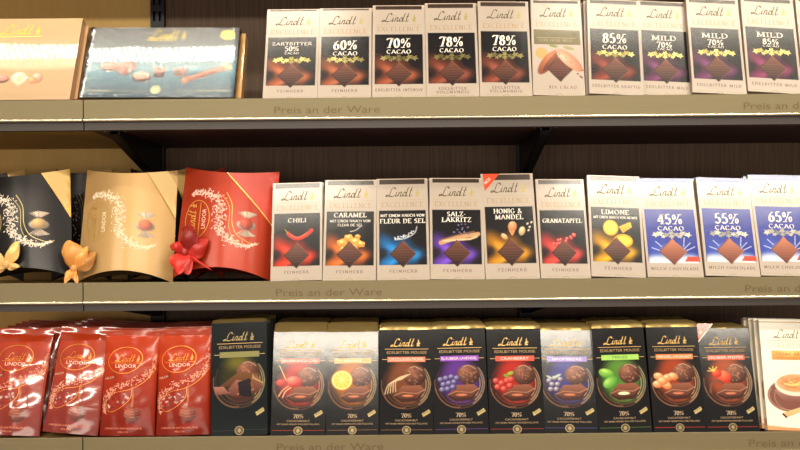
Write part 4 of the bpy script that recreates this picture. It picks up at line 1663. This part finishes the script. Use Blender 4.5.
# dark green bar at the left of the mousse bars
spg = Spot(3, 211, 267.6, 211.6, 319.3, lean=10.5, T=.011)
o = mousse(spg, dict(banner='', bcol=(140, 134, 84), glow=(60, 56, 24), glow2=(120, 112, 40), low=(70, 36, 36), fruit=f_pieces, base=(8, 18, 20), pct=False, gold=(150, 130, 84), foil=.0065, prof=PROF_TALL, rule=(60, 60, 50)))
for ch in children(o):
    if ch.name.startswith('carton'):
        at = ch.data.color_attributes['Col']
spg.apply(o)
tag(o, 'dark green mousse bar with olive band and gold edge, beside the red bags', 'chocolate bar', gm)
for k in range(5):
    c = copy_tree(o)
    spg.apply(c, .0012 * (k + 1), .0135 * (k + 1), -.7 * (k + 1))
    tag(c, 'gold-topped bar stacked behind the dark green bar', 'chocolate bar', 'bars stacked behind the dark green bar')

# white dessert bars at the right end of the lowest shelf
spc = Spot(3, 768, 824, 758.5, 321, lean=13, T=.0105)
o = creation(spc)
spc.apply(o)
tag(o, 'white bar box with a cup of cream dessert, right end of lowest shelf', 'chocolate bar', 'white dessert bar boxes on the lowest shelf')
for k in range(3):
    c = copy_tree(o)
    spc.apply(c, -.0032 * (k + 1), .0124 * (k + 1), -.3 * k)
    tag(c, 'white dessert bar box stacked behind the front cream dessert box', 'chocolate bar', 'white dessert bar boxes stacked behind the front one')

# ---- large boxes on the top shelf
sb = Spot(1, 78.5, 233.5, None, 29.3, lean=21.5, y0=.004, T=.015)
sb.roll = rad(.6)
sb.dz = 0.0016
o = carton_box(sb, art_blue, (110, 86, 66))
w = MB()
n = 40
for sx in (-1, 1):
    rows = []
    for i in range(n + 1):
        t = i / n
        q = .0012 * math.sin(t * 60) * math.sin(t * 23 + sx)
        rows.append([(sx * (sb.W / 2 + .0012 + q), sb.T * .9, t * sb.H), (sx * (sb.W / 2 + .0014 - q), .004, t * sb.H), (sx * (sb.W / 2 - .001), -.0016 - abs(q), t * sb.H), (sx * (sb.W / 2 - .009 + q), -.0012, t * sb.H)])
    w.grid(np.array(rows), (255,) * 3, 'clear_wrap')
w.grid(flip=True, m='clear_wrap', col=(255,) * 3, XYZ=np.array([[(x, -.0012, z) for x in np.linspace(-sb.W / 2 + .009, sb.W / 2 - .009, 20)] for z in np.linspace(0, sb.H, 12)]))
w.build('shrink_wrap', o)
sb.apply(o)
tag(o, 'large blue-grey praline box in clear wrap with a row of chocolates, top shelf', 'chocolate box')

sbb = Spot(1, 86, 241, None, 35, lean=21.5, y0=.0225, T=.022)
o = carton_box(sbb, lambda a, W, H: a.canvas(Canvas(W, H, 8, (196, 150, 90)), 'satin'), (206, 158, 98))
sbb.apply(o)
tag(o, 'brown-gold box standing behind the large blue-grey praline box', 'chocolate box')

sc1 = Spot(1, -62, 69.5, None, 19.3, lean=21.2, y0=.004, T=.014)
o = carton_box(sc1, art_champagne, (196, 150, 108))
sc1.apply(o)
tag(o, 'champagne-coloured praline box at the left end of the top shelf', 'chocolate box')
sc2 = Spot(1, -54, 77, None, 27, lean=21.2, y0=.0225, T=.024)
o = carton_box(sc2, lambda a, W, H: a.canvas(Canvas(W, H, 8, (206, 166, 122)), 'satin'), (190, 140, 92))
sc2.apply(o)
tag(o, 'tan box standing behind the champagne-coloured praline box', 'chocolate box')

# ---- pillow boxes on the middle shelf
GOLDC = (212, 176, 104)
V_BLACK = dict(base=(26, 22, 22), side=(34, 30, 30), mat='pearl', petal=(244, 226, 206), line=(206, 186, 120), truffle=(232, 186, 120), dark=True, ribbon=(112, 60, (226, 184, 104), (206, 160, 80)), rv=78, bow=(226, 180, 110))
V_GOLD = dict(base=(190, 152, 98), side=(200, 158, 96), mat='pearl', petal=(244, 224, 190), line=(190, 150, 70), truffle=(240, 116, 80), ribbon=(106, 30, (216, 180, 112), (160, 122, 60)), rv=76, bow=(226, 154, 78))
V_RED = dict(base=(168, 52, 24), side=(196, 50, 28), mat='pearl', petal=(250, 204, 184), line=(236, 170, 80), truffle=(220, 80, 50), ribbon=(72, 80, (206, 66, 44), (240, 190, 100)), rv=92, bow=(172, 32, 24))
PILL = [
    (V_BLACK, -34, 66.5, -32, 172.5, 'black pillow-shaped praline box with gold ribbon corner, left end of middle shelf'),
    (V_GOLD, 71, 168.8, 80.5, 167.2, 'gold pillow-shaped praline box with an orange-gold bow'),
    (V_RED, 169.2, 270, 181, 168.8, 'red pillow-shaped praline box with a dark red bow'),
]
gp = 'large pillow-shaped praline boxes on the middle shelf'
for i, (var, bl, br, tl, ty, lab) in enumerate(PILL):
    sp = Spot(2, bl, br, tl, ty, lean=10, y0=.024, T=.025)
    o = pillow(sp, var)
    s = .001
    if i == 0:
        bow(o, var, (-.012, -.006, .022), 1, [((-.034, -.004, .012), .022, .008, 1), ((.020, -.004, .034), .020, .008, 1.15)], [((-.012, -.006, -.014), .012, .004, .9), ((.022, -.004, -.006), .012, .004, 1.0)])
    if i == 1:
        bow(o, var, (-.071, -.002, .018), 1, [((-.010, -.006, .044), .036, .010, 1.0), ((.020, -.004, .034), .018, .010, 1.08), ((.030, .004, .026), .026, .008, .82)], [((-.008, -.014, -.024), .012, .004, 1.05), ((.012, -.014, -.026), .010, .004, .98)])
    if i == 2:
        bow(o, var, (-.056, -.008, .036), 1, [((.006, -.004, .044), .028, .010, .82), ((-.022, -.004, .010), .018, .008, 1.15), ((.034, .004, .020), .030, .006, 1.05)], [((-.004, -.010, -.036), .030, .006, 1.25), ((.010, -.006, -.036), .030, .005, 1.1), ((.044, .002, -.026), .005, .003, 1.2)])
    sp.apply(o)
    o.location.y += 0.0
    tag(o, lab, 'praline box', gp)
# smaller boxes of a second row, only their corner tips show
V2 = [(V_BLACK, 47, 108, 45, 167, 'black pillow-shaped box behind the black and gold ones, corner tips showing'),
      (V_BLACK, 124, 186, 122, 166.5, 'black pillow-shaped box of the second row behind the gold box'),
      (V_RED, 193, 222, 190, 165, 'small red pillow-shaped box of the second row behind the red box'),
      (V_BLACK, -44, 19, -46, 168, 'black pillow-shaped box of the second row at the far left')]
for i, (var, bl, br, tl, ty, lab) in enumerate(V2):
    sp = Spot(2, bl, br, None, ty, lean=4, y0=.150, T=.019)
    var = dict(var, n=60)
    o = pillow(sp, var, B=.018)
    sp.apply(o)
    tag(o, lab, 'praline box', 'second row of pillow-shaped boxes')

# ---- red bags on the lowest shelf
BAGS = [(-21, 36.7, -4, 329, 14.3, 'leftmost red praline bag, its upper half lit bright'),
        (39, 95.5, 59.5, 329.5, 13.8, 'second red praline bag from the left, shiny with a bright oval logo'),
        (96.8, 152.5, 104, 330.7, 9, 'third red praline bag from the left, dull, beside the shiny one'),
        (153.5, 209.3, 156.5, 329.3, 9.5, 'rightmost red praline bag, standing beside the dark green bar')]
for i, (bl, br, tl, ty, lean, lab) in enumerate(BAGS):
    sp = Spot(3, bl, br, tl, ty, lean=lean, T=.022, y0=.006)
    o = bag(sp, 20 + i, 'film_shiny' if i < 2 else 'film')
    sp.apply(o)
    tag(o, lab, 'praline bag', 'red praline bags in the front row of the lowest shelf')
    rnd = random.Random(40 + i)
    for k in range(4):
        c = copy_tree(o)
        sp.apply(c, rnd.uniform(-.001, .001) - .0015 * k, .0375 * (k + 1), -(2.6 if i < 2 else 1.4) * (k + 1))
        tag(c, f'red praline bag in the file behind the {["leftmost", "second", "third", "rightmost"][i]} red bag, only its top showing', 'praline bag',
            f'red praline bags behind the {["leftmost", "second", "third", "rightmost"][i]} red bag')

# ================================================================== LIGHT
def area(name, loc, target, sx, sy, power, col):
    l = bpy.data.lights.new(name, 'AREA')
    l.shape = 'RECTANGLE'
    l.size, l.size_y = sx, sy
    l.energy = power
    l.color = col
    o = bpy.data.objects.new(name, l)
    COL.objects.link(o)
    o.location = loc
    d = Vector(target) - Vector(loc)
    o.rotation_euler = d.to_track_quat('-Z', 'Y').to_euler()
    return o


WARM = (1.0, .92, .76)
mat('louvre_white', (225, 222, 214), rough=.4)


def luminaire(x0, x1, y, wd_, watt, ty, tz, louvre=False):
    """a strip lamp hanging over the aisle; watt is per metre"""
    cx = (x0 + x1) / 2
    area('ceiling_light', (cx, y, 2.75), (cx, ty, tz), x1 - x0, wd_, watt * (x1 - x0), WARM)
    if louvre:
        mb = MB()
        k = x0
        while k < x1:
            mb.box(k - .0010, y - wd_ * .62, 2.715, k + .0012, y + wd_ * .62, 2.730, (225,) * 3, 'louvre_white')
            k += .0185
        for sy in (-1, 1):
            mb.box(x0, y + sy * wd_ * .62 - .001, 2.70, x1, y + sy * wd_ * .62 + .001, 2.76, (225,) * 3, 'louvre_white')
        o = mb.build('ceiling_louvre')
        tag(o, 'white lamp louvre hanging over the aisle ' + ('left' if cx < 0 else 'right'), 'lamp')


luminaire(-1.95, -.16, -.62, .07, 17, -.30, 1.6, True)
luminaire(.40, 1.7, -.62, .07, 17, -.30, 1.6, True)
luminaire(-.85, -.16, -1.25, .07, 16, 0, 1.45)
luminaire(.58, 1.7, -1.25, .07, 22, 0, 1.45)
for a_, b_ in ((-3.2, -1.8), (-1.1, 1.4), (2.0, 2.6)):
    area('ceiling_light', ((a_ + b_) / 2, -4.3, 3.04), ((a_ + b_) / 4, 0, 1.35), b_ - a_, .14, 36 * (b_ - a_), (1.0, .90, .74))
area('front_fill', (0, -4.6, 1.15), (0, 0, 1.45), 5.0, 1.0, 76, (1.0, .86, .72))  # added low frontal fill that brightens the walls under the shelves, no real lamp

wd = bpy.data.worlds.new('world')
SC.world = wd
wd.use_nodes = True
wd.node_tree.nodes['Background'].inputs['Color'].default_value = (1.0, .86, .76, 1)
wd.node_tree.nodes['Background'].inputs['Strength'].default_value = .34

SC.view_settings.view_transform = 'Standard'
SC.view_settings.look = 'None'
SC.view_settings.exposure = -0.36
SC.view_settings.gamma = 1
SC.view_settings.use_curve_mapping = False
